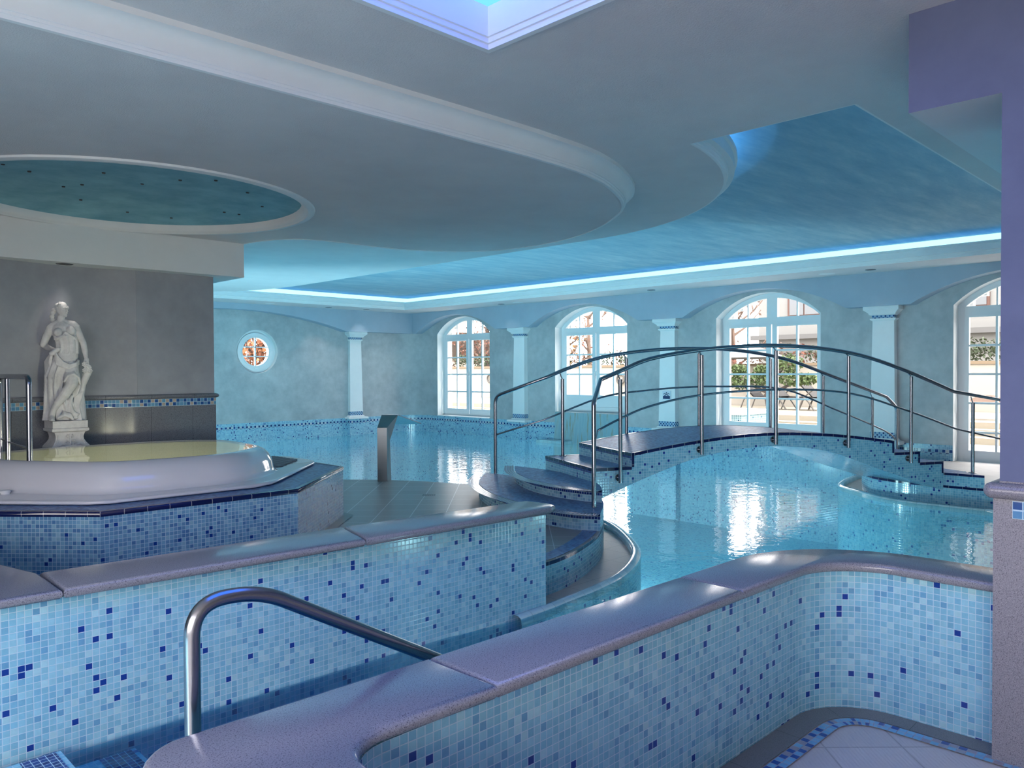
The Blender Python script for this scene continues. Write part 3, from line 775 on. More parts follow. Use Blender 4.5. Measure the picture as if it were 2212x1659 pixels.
cove += [(-.036 - .064 * (1 - math.cos(t * PI / 2)), ZA + .044 + .10 * math.sin(t * PI / 2)) for t in (.25, .5, .75, 1.)]
cove += [(-.108, ZA + .146), (-.108, ZA + .178), (-.085, ZA + .18), (-.085, ZA + .06), (.35, ZA + .06)]
b = MB(); b.sweep(recess, cove, 0, closed=True); structure(b.build('trim_14', M['mould'], smooth=28))
b = MB(); b.sweep(recess, [(.35, ZA + .06), (.35, ZP + .01)], 0, closed=True); structure(b.build('trim_15', M['white'], smooth=28))
b = MB(); b.poly(offset(recess, .36, True), ZP, 0, flip=True); structure(b.build('ceiling.001', M['skypaint'], smooth=0))
def led(label, path, band=None, mat=None):
    t = thing('led_strip', label, 'led strip', (path[0][0], path[0][1], ZA + .07), 'blue led strips in the ceiling cove')
    b = MB(); b.sweep(path, [(-.025, ZA + .066), (.025, ZA + .066)], 0); b.build('profile', M['steel'], t, smooth=0)
    b = MB(); b.sweep(path, [(-.015, ZA + .072), (.015, ZA + .072)], 0)
    b.f = [f[::-1] for f in b.f]; b.uv = [u[::-1] for u in b.uv]
    b.build('diffuser', mat or M['led'], t, smooth=0)
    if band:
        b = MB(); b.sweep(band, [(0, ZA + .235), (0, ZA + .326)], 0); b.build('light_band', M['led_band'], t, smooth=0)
led('glowing blue light line above the arched windows', [(12.20, 1.7), (12.20, 15.97)], [(12.395, 1.5), (12.395, 16.195)])
led('glowing blue light line above the wall with the round window', [(12.15, 16.0), (4.1, 16.0)], [(12.395, 16.195), (3.7, 16.195)])
led('hidden blue light behind the curved ceiling rim', offset(recess[5:-1], .14, False), None, M['led_rim'])
led('hidden blue light along the short straight edge of the painted ceiling', [(4.60, 2.8), (4.60, 1.76)], None, M['led_rim'])
led('hidden blue light above the long edge by the purple beam', [(4.7, 1.70), (12.1, 1.70)], None, M['led_rim'])

# skylight with blue glow and moulded frame
t = thing('skylight', 'blue glowing skylight with moulded white frame overhead', 'skylight', (1.6, 1.8, ZA))
b = MB(); b.sweep(skyl, [(0.02, ZA + .0), (.02, ZA - .012), (-.01, ZA - .012), (-.012, ZA + .012), (-.022, ZA + .014), (-.025, ZA + .036), (-.034, ZA + .038), (-.05, ZA + .1), (-.055, ZA + .165), (.3, ZA + .17)], 0, closed=True)
b.build('moulding', M['mould'], t, smooth=28)
b = MB(); b.poly([(.3, .6), (2.8, .6), (2.8, 2.95), (.3, 2.95)], ZA + .22, 0, flip=True); b.build('light_panel', M['skyled'], t, smooth=0)
b = MB()
b.box(.2, 2.9, .5, 3.05, ZA + .24, ZA + .26)
for x0, x1, y0, y1 in ((.2, .3, .5, 3.05), (2.8, 2.9, .5, 3.05), (.3, 2.8, .5, .6), (.3, 2.8, 2.95, 3.05)): b.box(x0, x1, y0, y1, ZA + .17, ZA + .24)
b.build('housing', M['white'], t, smooth=0)
b = MB(); b.sweep(skyl, [(-.10, ZA + .212), (-.085, ZA + .212)], 0, closed=True); b.f = [f[::-1] for f in b.f]; b.uv = [u[::-1] for u in b.uv]
b.build('light_strip', M['led_violet'], t, smooth=0)

# dropped ceiling over the whirlpool with its crown moulding and round teal dome
low = [(-3.2, 3.70), (.75, 3.615), (1.7, 3.59), (3.0, 3.555)] + smooth_path([(3.7, 3.545), (4.23, 3.575), (4.57, 3.65), (4.83, 3.745), (5.18, 3.915), (5.45, 4.10), (5.66, 4.31), (5.93, 4.67), (6.17, 5.10), (6.31, 5.50), (6.37, 5.95), (6.33, 6.42), (6.14, 6.80), (5.82, 7.06), (5.45, 7.22), (5.0, 7.29), (4.6, 7.31), (4.28, 7.40), (4.11, 7.61), (4.02, 7.86), (3.99, 8.12)], 4) + [(-3.2, 8.12)]
dome = [(2.39 + 1.36 * math.cos(2 * PI * k / 64), 6.75 + 1.36 * math.sin(2 * PI * k / 64)) for k in range(64)]
b = MB(); b.poly(low, ZB, 0, [dome], flip=True); structure(b.build('ceiling.002', M['ceiling'], smooth=0))
crown = [(-.01, ZB), (-.008, ZB - .006), (.012, ZB - .004), (.016, ZB + .012), (.022, ZB + .014), (.024, ZB + .026), (.030, ZB + .028), (.032, ZB + .042)]
crown += [(.032 + .06 * (1 - math.cos(t * PI / 2)), ZB + .042 + .078 * math.sin(t * PI / 2)) for t in (.25, .5, .75, 1.)] + [(.102, ZB + .122), (.104, ZB + .15)]
b = MB(); b.sweep(low[:-1], crown, 0); structure(b.build('trim_16', M['mould'], smooth=28))
b = MB(); b.lathe([(1.43, ZB), (1.425, ZB - .014), (1.40, ZB - .022), (1.37, ZB - .02), (1.365, ZB - .012), (1.345, ZB - .008), (1.325, ZB + .01), (1.315, ZB + .05), (1.315, ZB + .1)], 2.39, 6.75, 72); structure(b.build('trim_17', M['mould'], smooth=50))
b = MB(); b.lathe([(1.33, ZB + .055), (1.2, ZB + .075), (.8, ZB + .10), (.4, ZB + .115), (0, ZB + .12)], 2.39, 6.75, 64); structure(b.build('ceiling.003', M['tealpaint'], smooth=60))
proto = None
for k, (x, y) in enumerate([(1.60, 6.65), (1.937, 7.05), (2.03, 6.9), (2.021, 6.36), (2.18, 7.45), (2.372, 6.56), (2.521, 6.18), (2.635, 7.66), (3.02, 7.62), (3.05, 7.90), (2.704, 5.95), (3.069, 6.16), (3.40, 6.55), (3.28, 7.05), (3.41, 7.02), (3.36, 7.55), (1.4, 6.5), (1.7, 6.0)]):
    if proto is None:
        b = MB(); b.lathe([(0, -.006), (.011, -.006), (.014, .0), (.014, .01)], 0, 0, 10); proto = o = b.build('star_light', M['chrome_dark'])
        tag(o, 'tiny dark star light set in the round teal ceiling dome', 'star light', 'star lights in the teal dome')
    else:
        o = proto.copy(); C.objects.link(o)
    r = math.hypot(x - 2.39, y - 6.75); o.location = (x, y, ZB + .12 - .045 * min(1, r / 1.2) ** 1.6 + .0)

# recessed lamps in the soffits
def downlight(x, y, z, label, dark=True, rad=.055):
    t = thing('downlight' if dark else 'ceiling_speaker', label, 'downlight' if dark else 'ceiling speaker', (x, y, z))
    b = MB(); b.lathe([(rad, -.001), (rad + .02, -.004), (rad + .025, -.001), (rad + .025, .004)], 0, 0, 24); b.build('ring', M['steel' if dark else 'mould'], t, origin=(0, 0, 0))
    b = MB(); b.lathe([(0, -.002), (rad, -.002)], 0, 0, 24); b.build('lens' if dark else 'cover', M['chrome_dark' if dark else 'mould'], t, origin=(0, 0, 0))
downlight(12.60, 12.94, ZA, 'dark recessed downlight above first column from the room corner')
downlight(12.60, 12.40, ZA, 'flat white disc beside the downlight above the first column', False, .10)
downlight(12.55, 8.76, ZA, 'dark recessed downlight above the column with the pool sign')
downlight(12.53, 5.35, ZA, 'flat white disc above the third arched window', False, .10)
downlight(12.53, 4.67, ZA, 'dark recessed downlight above the column next to the glass door')
downlight(8.66, 16.36, ZA, 'pale recessed disc right above the round window', False, .08)
downlight(10.17, 16.36, ZA, 'small recessed downlight between round window and white column')
downlight(11.25, 16.36, ZA, 'small recessed downlight above the column on the round window wall')
downlight(11.90, 16.36, ZA, 'pale recessed disc in the far corner soffit', False, .08)
downlight(2.27, 8.26, 2.636, 'chrome recessed downlight under the beam above the statue', True, .05)

# ------------------------------------------------------------------ whirlpool
t = thing('whirlpool_platform', 'octagonal blue mosaic platform under the white whirlpool', 'platform', (2.46, 7.0, DECK))
plat = [(1.73, 5.60), (3.165, 5.56), (4.22, 6.55), (4.25, 7.62), (3.85, 8.0), (.72, 8.0), (.70, 6.72)]
b = MB(); b.prism(plat, DECK, .68, 0, 1); b.build('mosaic_base', [M['mosaic_spa'], M['mosaic_top']], t, smooth=0)
b = MB()
b.sweep(plat, [(.004, .646), (.006, .672), (0, .681), (-.03, .683)], 0, closed=True); b.build('nosing', M['cobalt'], t, smooth=40)
b = MB(); b.sweep(plat, [(.09, DECK + .004), (0.0, DECK + .006)][::-1], 0, closed=True); b.build('stone_border', M['granite_border'], t, smooth=0)
t = thing('whirlpool', 'white acrylic whirlpool tub with yellowish lit water', 'whirlpool', (2.4, 7.15, .68))
fl = [(1.87, 5.84), (2.95, 5.815), (3.12, 5.88), (3.25, 6.0), (4.09, 6.86), (4.16, 6.97), (4.18, 7.1), (4.17, 7.58), (3.80, 7.95), (.80, 7.95), (.77, 6.98), (1.75, 5.90)]
b = MB(); b.slab(fl, .683, .716, .03); b.build('flange', M['acrylic'], t, smooth=60)
basep = smooth_path([(1.90, 6.17), (2.2, 6.06), (2.55, 6.03), (2.9, 6.05), (3.2, 6.22), (3.50, 6.56), (3.58, 7.1), (3.52, 7.55), (3.1, 7.85), (2.4, 7.93), (1.7, 7.88), (1.32, 7.66), (1.25, 7.3), (1.40, 6.88), (1.62, 6.52)], 5, closed=True)
lc = (2.40, 7.12)
def shrink(s, dz=0, k=1): return [(lc[0] + (x - lc[0]) * s, lc[1] + (y - lc[1]) * s, dz) for x, y in basep]
b = MB(); b.loft([shrink(1.03, .714), shrink(1.005, .722), shrink(.995, .76), shrink(.985, .82), shrink(.962, .875), shrink(.93, .912), shrink(.895, .934), shrink(.87, .940), shrink(.855, .938), shrink(.84, .925)], caps=False)
b.build('shell', M['acrylic'], t, smooth=60)
b = MB(); b.loft([shrink(.84, .925), shrink(.82, .85), shrink(.78, .60), shrink(.74, .52), shrink(.60, .50), shrink(.56, .30), shrink(.1, .28)], caps=False); b.build('basin', M['acrylic_in'], t, smooth=60)
b = MB(); b.add(shrink(.866, .9375)); b.build('water', M['spa_water'], t, smooth=0)
gr = [(3.60, 6.66), (4.0, 7.04), (4.06, 7.14), (4.05, 7.5), (3.76, 7.82), (3.6, 7.76), (3.62, 7.2)]
b = MB(); b.poly(gr, .7175)
for k in range(14):
    y = 6.72 + k * .075; x0 = 3.60; x1 = min(4.04, 3.60 + (y - 6.64)) if y < 7.1 else min(4.04, 4.04 - max(0, y - 7.6))
    if x1 > x0 + .05: b.box(x0, x1, y, y + .03, .7175, .726)
b.build('overflow_grating', M['plastic_grey'], t, smooth=0)
for x, y in ((1.345, 6.80), (1.425, 6.69)):
    b = MB(); b.lathe([(0, .745), (.03, .745), (.036, .74), (.036, .728), (.03, .726), (.03, .714)], x, y, 20); b.build('button', M['mould'], t)
t = thing('spa_handrail', 'polished steel handrail rising out of the whirlpool water', 'handrail', (1.62, 6.8, .95))
b = MB(); b.tube(fillet([(1.61, 6.79, .6), (1.61, 6.79, 1.575), (1.645, 7.62, 1.575), (1.68, 8.02, 1.575), (1.68, 8.02, .6)], .07, 8), .021, 16); b.build('rail', M['steel'], t, smooth=60)
b = MB(); b.tube([(1.645, 7.60, .6), (1.645, 7.60, 1.575)], .021, 16); b.build('post', M['steel'], t, smooth=60)
b = MB(); b.tube([(1.61, 6.79, 1.03), (1.645, 7.62, 1.03), (1.68, 8.02, 1.03)], .008, 10); b.build('crossbar', M['steel'], t, smooth=60)

# ------------------------------------------------------------------ water spout by the pool edge
t = thing('water_spout', 'stainless steel waterfall spout standing on the grey deck', 'spout', (5.895, 8.246, DECK))
RX_, FW_ = Vector((math.sin(yaw), -math.cos(yaw), 0)), Vector((math.cos(yaw), math.sin(yaw), 0))
LM = Matrix(((RX_.x, FW_.x, 0, 5.895), (RX_.y, FW_.y, 0, 8.246), (0, 0, 1, 0), (0, 0, 0, 1)))
a0, a1 = (-.062, 0), (.062, 0)
pts = {'A': (-.062, 0, .2), 'B': (.062, 0, .2), 'C': (.10, .10, .2), 'D': (-.03, .12, .2), 'E': (-.062, 0, .887), 'F': (.062, 0, .887), 'G': (.085, .10, .72), 'H': (.18, .18, 1.045), 'I': (-.033, .18, 1.045), 'J': (-.03, .12, .8)}
P_ = {k: tuple(LM @ Vector(v)) for k, v in pts.items()}
b = MB()
for q in ('ABFE', 'BCGF', 'CDJG', 'DAEJ', 'DCBA', 'EFHI', 'FGH', 'GJIH', 'JEI'): b.add([P_[k] for k in q])
b.build('column', M['steel_dark'], t, smooth=0)
b = MB()
top = [(-.033, .178, 1.045), (.18, .178, 1.045), (.43, .62, .905), (-.12, .66, .895)]
tp = [LM @ Vector(p) for p in top]; bt = [p - Vector((0, 0, .012)) for p in tp]
b.add(tp); b.add(bt[::-1])
for k in range(4): b.add([tp[k], bt[k], bt[(k + 1) % 4], tp[(k + 1) % 4]])
b.build('blade', M['steel'], t, smooth=0)

# floor drain on the deck
t = thing('floor_drain', 'small dark slotted drain in the grey deck tiles', 'drain', (5.60, 6.94, DECK))
DM = Matrix.Translation((5.60, 6.94, DECK)) @ Matrix.Rotation(-PI / 4, 4, 'Z')
b = MB(); b.box(-.075, .075, -.045, .045, .0005, .002, 0, DM); b.build('plate', M['steel_dark'], t, smooth=0)
b = MB()
for k in range(7): b.box(-.068 + k * .021, -.058 + k * .021, -.035, .035, .002, .0028, 0, DM)
b.build('slots', M['chrome_dark'], t, smooth=0)

# ------------------------------------------------------------------ footbridge
O2, U2, N2 = Vector((6.565, 4.827)), Vector((.903, -.430)), Vector((.430, .903))
def uvz(u, v, z): q = O2 + U2 * u + N2 * v; return (q.x, q.y, z)
BW = 1.30
t = thing('footbridge', 'arched blue mosaic footbridge crossing the pool', 'bridge', uvz(1.9, .65, 0))
topl = [(-.43, .61), (0, .61), (0, .75)] + [p for p in smooth_path([(0, .75), (.634, .836), (1.308, .897), (1.894, .906), (2.51, .873), (2.935, .830), (3.464, .762)], 4)][1:] + [(3.464, .62), (3.86, .62), (3.86, .487), (4.23, .487), (4.23, .348)]
und = smooth_path([(4.6, .02), (4.23, .145), (3.67, .306), (3.154, .469), (2.51, .675), (1.894, .757), (1.308, .745), (.747, .664), (.191, .499), (-.184, .366), (-.43, .27)], 3)
outl = topl + [(4.6, .348)] + und
b = MB()
loops = [[Vector((p[0], p[1], 0)) for p in outl]]
flat = loops[0]
for v, fl_ in ((0, False), (BW, True)):
    for tr in tessellate_polygon(loops):
        q = [flat[k] for k in tr]
        uvq = [(p.x, p.y) for p in q]; w = [uvz(p.x, v, p.y) for p in q]
        ar = (q[1].x - q[0].x) * (q[2].y - q[0].y) - (q[1].y - q[0].y) * (q[2].x - q[0].x)
        if (ar < 0) != fl_: w.reverse(); uvq.reverse()
        b.add(w, 0, uvq)
L = 0
for i, (p, q) in enumerate(zip(outl, outl[1:] + outl[:1])):
    l = math.hypot(q[0] - p[0], q[1] - p[1])
    vert = abs(q[0] - p[0]) < 1e-6
    mm = 0
    if i < len(topl) - 1: mm = 2 if vert else 1
    b.add([uvz(p[0], 0, p[1]), uvz(p[0], BW, p[1]), uvz(q[0], BW, q[1]), uvz(q[0], 0, q[1])], mm, [(0, L), (BW, L), (BW, L + l), (0, L + l)])
    L += l
span_mats = [M['mosaic'], M['mosaic_top'], M['mosaic_wall']]
b.build('span', span_mats, t, smooth=25)
b = MB()
for v, d in ((0, -1), (BW, 1)):
    L = 0
    e = .004 * d
    for p, q in zip(topl, topl[1:]):
        l = math.hypot(q[0] - p[0], q[1] - p[1])
        if abs(q[0] - p[0]) < 1e-6:
            w = .028 if q[1] > p[1] else -.028
            pts = [uvz(p[0] , v + e, p[1]), uvz(p[0] + w, v + e, p[1]), uvz(q[0] + w, v + e, q[1]), uvz(q[0], v + e, q[1])]
        else:
            pts = [uvz(p[0], v + e, p[1] - .028), uvz(q[0], v + e, q[1] - .028), uvz(q[0], v + e, q[1] + .003), uvz(p[0], v + e, p[1] + .003)]
            b.add([uvz(p[0], v + e, p[1] + .003), uvz(q[0], v + e, q[1] + .003), uvz(q[0], v - d * .022, q[1] + .003), uvz(p[0], v - d * .022, p[1] + .003)], 0, [(L, 0), (L + l, 0), (L + l, .02), (L, .02)])
        b.add(pts, 0, [(L, 0), (L, .028), (L + l, .028), (L + l, 0)] if abs(q[0] - p[0]) < 1e-6 else [(L, 0), (L + l, 0), (L + l, .03), (L, .03)])
        L += l
for u, z1, h in ((-.43, .61, .05), (0, .75, .05)):
    b.add([uvz(u - .004, 0, z1 - .03), uvz(u - .004, BW, z1 - .03), uvz(u - .004, BW, z1 + .003), uvz(u - .004, 0, z1 + .003)], 0, [(0, 0), (BW, 0), (BW, .03), (0, .03)])
    b.add([uvz(u - .004, 0, z1 + .003), uvz(u - .004, BW, z1 + .003), uvz(u + .02, BW, z1 + .003), uvz(u + .02, 0, z1 + .003)], 0, [(0, 0), (BW, 0), (BW, .03), (0, .03)])
    b.add([uvz(u - .002, 0, z1 - .055), uvz(u - .002, BW, z1 - .055), uvz(u - .002, BW, z1 - .03), uvz(u - .002, 0, z1 - .03)], 1, [(0, 0), (BW, 0), (BW, .0256), (0, .0256)])
b.build('nosing', [M['cobalt'], M['cobalt_row']], t, smooth=0)
S1f = smooth_path([(6.56, 7.03), (6.07, 6.61), (5.80, 6.29), (5.52, 5.83), (5.36, 5.40), (5.28, 5.05), (5.25, 4.75), (5.27, 4.48), (5.365, 4.283)], 5)
S2f = smooth_path([(6.60, 6.56), (6.21, 6.15), (5.91, 5.65), (5.785, 5.25), (5.765, 4.93), (5.785, 4.74), (5.82, 4.625)], 5)
back1 = smooth_path([(5.37, 4.285), (5.8, 4.59), (6.15, 4.95), (6.42, 5.4), (6.58, 5.95), (6.62, 6.5), (6.56, 7.0)], 4)
back2 = smooth_path([(5.83, 4.622), (6.15, 4.95), (6.42, 5.4), (6.58, 5.95), (6.61, 6.5)], 4)
for f_, bk, z0, z1 in ((S1f, back1, DECK, .355), (S2f, back2, .355, .475)):
    b = MB(); b.prism(f_ + bk[1:], z0, z1, 0, 1, bands=[(.026, 2), (.026, 3)])
    b.sweep(f_[::-1], [(-.012, z1 + .002), (-.125, z1 + .002)], 3)
    b.build('step', [M['mosaic_wall'], M['mosaic_top'], M['cobalt'], M['cobalt_row']], t, smooth=30)
b = MB(); b.prism([(10.387, 3.0), (10.40, 2.57), (10.75, 3.0), (11.15, 3.75), (10.95, 4.18)], DECK, .353, 0, 1, bands=[(.028, 2)])
b.build('step', [M['mosaic'], M['mosaic_top'], M['cobalt']], t, smooth=0)

def railing(name, label, top, mid, posts, vside, ends):
    """top/mid: (u,v,z) points; posts: (u, v, zfoot, ztop, on_floor)"""
    t = thing(name, label, 'handrail', uvz(1.9, vside, .8))
    b = MB(); b.tube(top, .0215, 16); b.build('top_rail', M['steel'], t, smooth=60)
    b = MB(); b.tube(mid, .0115, 12); b.build('middle_rail', M['steel'], t, smooth=60)
    for u, v, zf, zt, floor, zr in posts:
        x, y, _ = uvz(u, v, 0)
        b = MB(); b.tube([(x, y, zf), (x, y, zt)], .0205, 14); o = b.build('post', M['steel'], t, smooth=60)
        b = MB()
        q = uvz(u - .035, v, zr)
        b.tube([(x, y, zt - .005), ((x + q[0]) / 2, (y + q[1]) / 2, (zt * .7 + zr * .3) + .005), (q[0], q[1], zr)], .0065, 8); b.build('saddle', M['steel'], o, smooth=60)
        b = MB()
        if floor: b.lathe([(0, zf + .008), (.045, zf + .008), (.05, zf + .003), (.05, zf)], x, y, 20)
        else:
            s = 1 if vside < 0 else -1
            a, c = Vector(uvz(u, v, zf + .05)), Vector(uvz(u, (0 if s > 0 else BW), zf + .05))
            b.tube([a, c], .012, 10); d = (c - a).normalized()
            b.tube([c - d * .012, c], .036, 18)
        b.build('bracket', M['steel'], o, smooth=50)
    return t
def U3(l): return [uvz(*p) for p in l]
nt = [(-.775, -.725, .36), (-.775, -.725, 1.315), (-.40, -.10, 1.515)]
nt_top = U3(nt[:1]) + fillet(U3(nt), .03, 3)[1:-1] + U3([(-.40, -.10, 1.515)]) + [uvz(*p) for p in smooth_path([(-.154, -.05, 1.60), (.186, -.05, 1.722), (.715, -.05, 1.808), (1.2, -.05, 1.852), (1.65, -.05, 1.870), (2.272, -.05, 1.850), (2.925, -.05, 1.765), (3.612, -.05, 1.580), (4.30, -.08, 1.335)], 5)] + U3([(5.25, -.38, 1.155), (5.30, -.40, .2)])
nt_mid = U3([(-.775, -.725, .93)]) + [uvz(*p) for p in smooth_path([(-.46, -.15, 1.01), (-.156, -.05, 1.115), (.185, -.05, 1.235), (.806, -.05, 1.343), (1.749, -.05, 1.388), (2.747, -.05, 1.337), (3.614, -.05, 1.118), (4.338, -.08, .885)], 4)] + U3([(5.28, -.38, .66)])
railing('bridge_handrail', 'steel handrail on the near side of the footbridge, bolted with round brackets', nt_top, nt_mid,
        [(-.156, -.05, .46, 1.516, 0, 1.585), (.806, -.05, .711, 1.762, 0, 1.805), (1.749, -.05, .786, 1.815, 0, 1.852), (2.747, -.05, .713, 1.755, 0, 1.782), (3.67, -.05, .499, 1.520, 0, 1.55), (4.53, -.15, .35, 1.20, 1, 1.27)], -.05, None)
ft = [(-.87, 1.834, .36), (-.87, 1.834, 1.30), (-.40, 1.37, 1.525)]
ft_top = U3(ft[:1]) + fillet(U3(ft), .09, 6)[1:-1] + [uvz(*p) for p in smooth_path([(-.40, 1.36, 1.525), (-.1, 1.35, 1.64), (.323, 1.35, 1.765), (.953, 1.35, 1.85), (1.612, 1.35, 1.880), (2.302, 1.35, 1.852), (3.024, 1.35, 1.740), (3.783, 1.35, 1.510), (4.70, 1.35, 1.225)], 5)] + fillet(U3([(4.70, 1.35, 1.225), (4.88, 1.35, 1.08), (4.88, 1.35, .21)]), .05, 4)[1:]
ft_mid = U3([(-.87, 1.834, .83)]) + [uvz(*p) for p in smooth_path([(-.43, 1.37, 1.024), (.322, 1.35, 1.284), (.953, 1.35, 1.360), (1.5, 1.35, 1.392), (2.022, 1.35, 1.395), (2.951, 1.35, 1.354), (3.785, 1.35, 1.076), (4.665, 1.35, .755), (4.88, 1.35, .61)], 4)]
railing('bridge_handrail', 'steel handrail on the far side of the footbridge, curving down beside the glass door column', ft_top, ft_mid,
        [(-.237, 1.245, .61, 1.511, 1, 1.585), (.654, 1.35, .70, 1.753, 0, 1.80), (1.68, 1.35, .75, 1.813, 0, 1.86), (2.76, 1.35, .70, 1.750, 0, 1.785), (3.613, 1.35, .50, 1.521, 0, 1.56), (4.451, 1.35, .2, 1.222, 1, 1.30)], 1.35, None)

# ------------------------------------------------------------------ statue on its pedestal
VA, VR = Vector((.263, .965, 0)), Vector((.965, -.263, 0))
SM = Matrix(((.973 * VR.x, .973 * VA.x, 0, 2.243), (.973 * VR.y, .973 * VA.y, 0, 8.20), (0, 0, .973, 1.1524), (0, 0, 0, 1)))     # local: x right, y away from the viewer, z up
SP = Matrix.Translation((2.248, 8.20, 1.1524)) @ Matrix.Scale(.973, 4)                                                       # pedestal, square to the walls
def px(cx_, cy_, y=0): return ((cx_ - 400) * .00081, y, (1360 - cy_) * .00092)
def remeshed(mb, name, parent, mat, voxel=.006, smooth_it=4, fac=.5):
    me = bpy.data.meshes.new('tmp'); me.from_pydata(mb.v, [], mb.f)
    bm = bmesh.new(); bm.from_mesh(me); bmesh.ops.remove_doubles(bm, verts=bm.verts, dist=1e-6); bmesh.ops.recalc_face_normals(bm, faces=bm.faces); bm.to_mesh(me); bm.free()
    o = bpy.data.objects.new('tmp', me); C.objects.link(o)
    r = o.modifiers.new('r', 'REMESH'); r.mode = 'VOXEL'; r.voxel_size = voxel
    s = o.modifiers.new('s', 'SMOOTH'); s.factor = fac; s.iterations = smooth_it
    dg = bpy.context.evaluated_depsgraph_get()
    nm = bpy.data.meshes.new_from_object(o.evaluated_get(dg)); bpy.data.objects.remove(o)
    nm.materials.clear(); nm.materials.append(mat); nm.name = name
    for p in nm.polygons: p.use_smooth = True
    q = bpy.data.objects.new(name, nm); C.objects.link(q); q.parent = parent
    nm.transform(Matrix.Translation(-parent.location) @ SM)
    return q
def limb(b, pts, rad, n=14):
    b.tube(pts, rad, n)
    for p, r in zip(pts, rad): b.ball(p, r, 0, 12, 8)
stat = thing('statue', 'white stone statue of a draped woman leaning on a flowering stump', 'statue', tuple(SM @ Vector((0, 0, 0))))
b = MB()
# torso
def ell(cx_, cy_, rx, ry, y=0, n=20):
    x0, _, z0 = px(cx_, cy_); return [(x0 + rx * math.cos(2 * PI * k / n), y + ry * math.sin(2 * PI * k / n), z0) for k in range(n)]
b.loft([ell(395, 800, .085, .075), ell(395, 740, .112, .088), ell(405, 690, .112, .085), ell(425, 640, .098, .078), ell(432, 590, .088, .072), ell(425, 530, .090, .072), ell(410, 470, .104, .078), ell(398, 410, .112, .078), ell(390, 370, .105, .068), ell(385, 340, .075, .05), ell(382, 318, .036, .036)])
limb(b, [px(372, 345), px(366, 300), px(372, 260, -.005)], [.040, .034, .034])
b.ball(px(338, 432, -.062), (.042, .040, .042)); b.ball(px(468, 414, -.062), (.042, .040, .042))
# arms
limb(b, [px(372, 322, .005), px(320, 352, .005), px(285, 375, .005)], [.036, .040, .042])
limb(b, [px(385, 322, .005), px(440, 340, .005), px(490, 352, .005)], [.036, .040, .042])
limb(b, [px(290, 372), px(262, 392), px(215, 480, .02), px(183, 560, .035)], [.042, .040, .034, .030])
limb(b, [px(183, 560, .035), px(225, 590, .085), px(280, 605, .11)], [.030, .028, .020])
limb(b, [px(495, 352), px(525, 378), px(563, 470, -.01), px(598, 540, -.015)], [.040, .038, .032, .028])
limb(b, [px(598, 540, -.015), px(612, 620, -.03), px(622, 690, -.045)], [.028, .026, .018])
b.ball(px(630, 722, -.05), (.022, .018, .030))
for dx, dz, l in ((-14, 20, 30), (-4, 28, 34), (7, 28, 34), (17, 22, 28)):
    limb(b, [px(630 + dx * .8, 735, -.056), px(632 + dx, 735 + dz, -.068), px(628 + dx * .9, 735 + dz + l * .7, -.060)], [.0075, .007, .006], 8)
limb(b, [px(612, 715, -.055), px(604, 738, -.07), px(608, 756, -.075)], [.008, .0075, .006], 8)
# legs
limb(b, [px(340, 770), px(325, 900, -.01), px(325, 1050, -.015), px(335, 1200), px(340, 1330)], [.085, .080, .055, .048, .036])
limb(b, [px(450, 790, -.02), px(470, 880, -.07), px(468, 975, -.11)], [.080, .066, .052])
limb(b, [px(468, 975, -.11), px(395, 1080, -.105), px(320, 1170, -.085), px(275, 1250, -.07)], [.050, .046, .034, .026])
limb(b, [px(275, 1250, -.07), px(262, 1310, -.08), px(268, 1338, -.135)], [.026, .026, .016])
b.ball(px(266, 1335, -.11), (.024, .05, .018))
for k in range(5): b.ball(px(248 + k * 10, 1346, -.152 + .004 * abs(k - 3)), (.0065, .013, .008))
# head turned to the viewer's right
hd = Vector(px(385, 195, -.01)); FR = Matrix.Rotation(math.radians(38), 3, 'Z')
def hp(x, y, z): return tuple(hd + FR @ Vector((x, y, z)))
b.ball(tuple(hd), (.046, .055, .064)); b.ball(hp(0, -.012, -.022), (.036, .042, .048)); b.ball(hp(0, -.040, -.056), (.016, .014, .014))
b.tube([hp(0, -.052, .012), hp(0, -.066, -.016), hp(0, -.054, -.024)], [.006, .010, .008], 8)
b.tube([hp(-.014, -.052, -.037), hp(0, -.058, -.036), hp(.014, -.052, -.037)], [.004, .006, .004], 8)
b.tube([hp(-.032, -.045, .016), hp(-.016, -.054, .020), hp(0, -.055, .014), hp(.016, -.054, .020), hp(.032, -.045, .016)], .0055, 8)
for s in (-1, 1): b.ball(hp(s * .018, -.047, .004), (.009, .007, .006)); b.ball(hp(s * .045, .004, -.008), (.007, .012, .017))
remeshed(b, 'body', stat, M['plaster_statue'], .004, 2)
# hair: waves swept back, tied behind and falling on the shoulder
b = MB()
b.ball(hp(0, .016, .020), (.054, .054, .056))
random.seed(3)
for k in range(46):
    a = random.uniform(-PI * .15, PI * 1.15); e = random.uniform(.05, 1.3)
    d = Vector((math.cos(a) * math.cos(e), math.sin(a) * math.cos(e), math.sin(e)))
    q = hd + FR @ Vector((d.x * .052, .012 + d.y * .056, .016 + d.z * .054))
    b.ball(tuple(q), random.uniform(.009, .015), 0, 8, 6)
for cx_, cy_, r in ((300, 200, .024), (285, 225, .022), (275, 265, .024), (283, 300, .022), (295, 325, .016), (335, 150, .022), (385, 128, .02)): b.ball(px(cx_, cy_, .02), r, 0, 10, 7)
remeshed(b, 'hair', stat, M['plaster_statue'], .0036, 1)
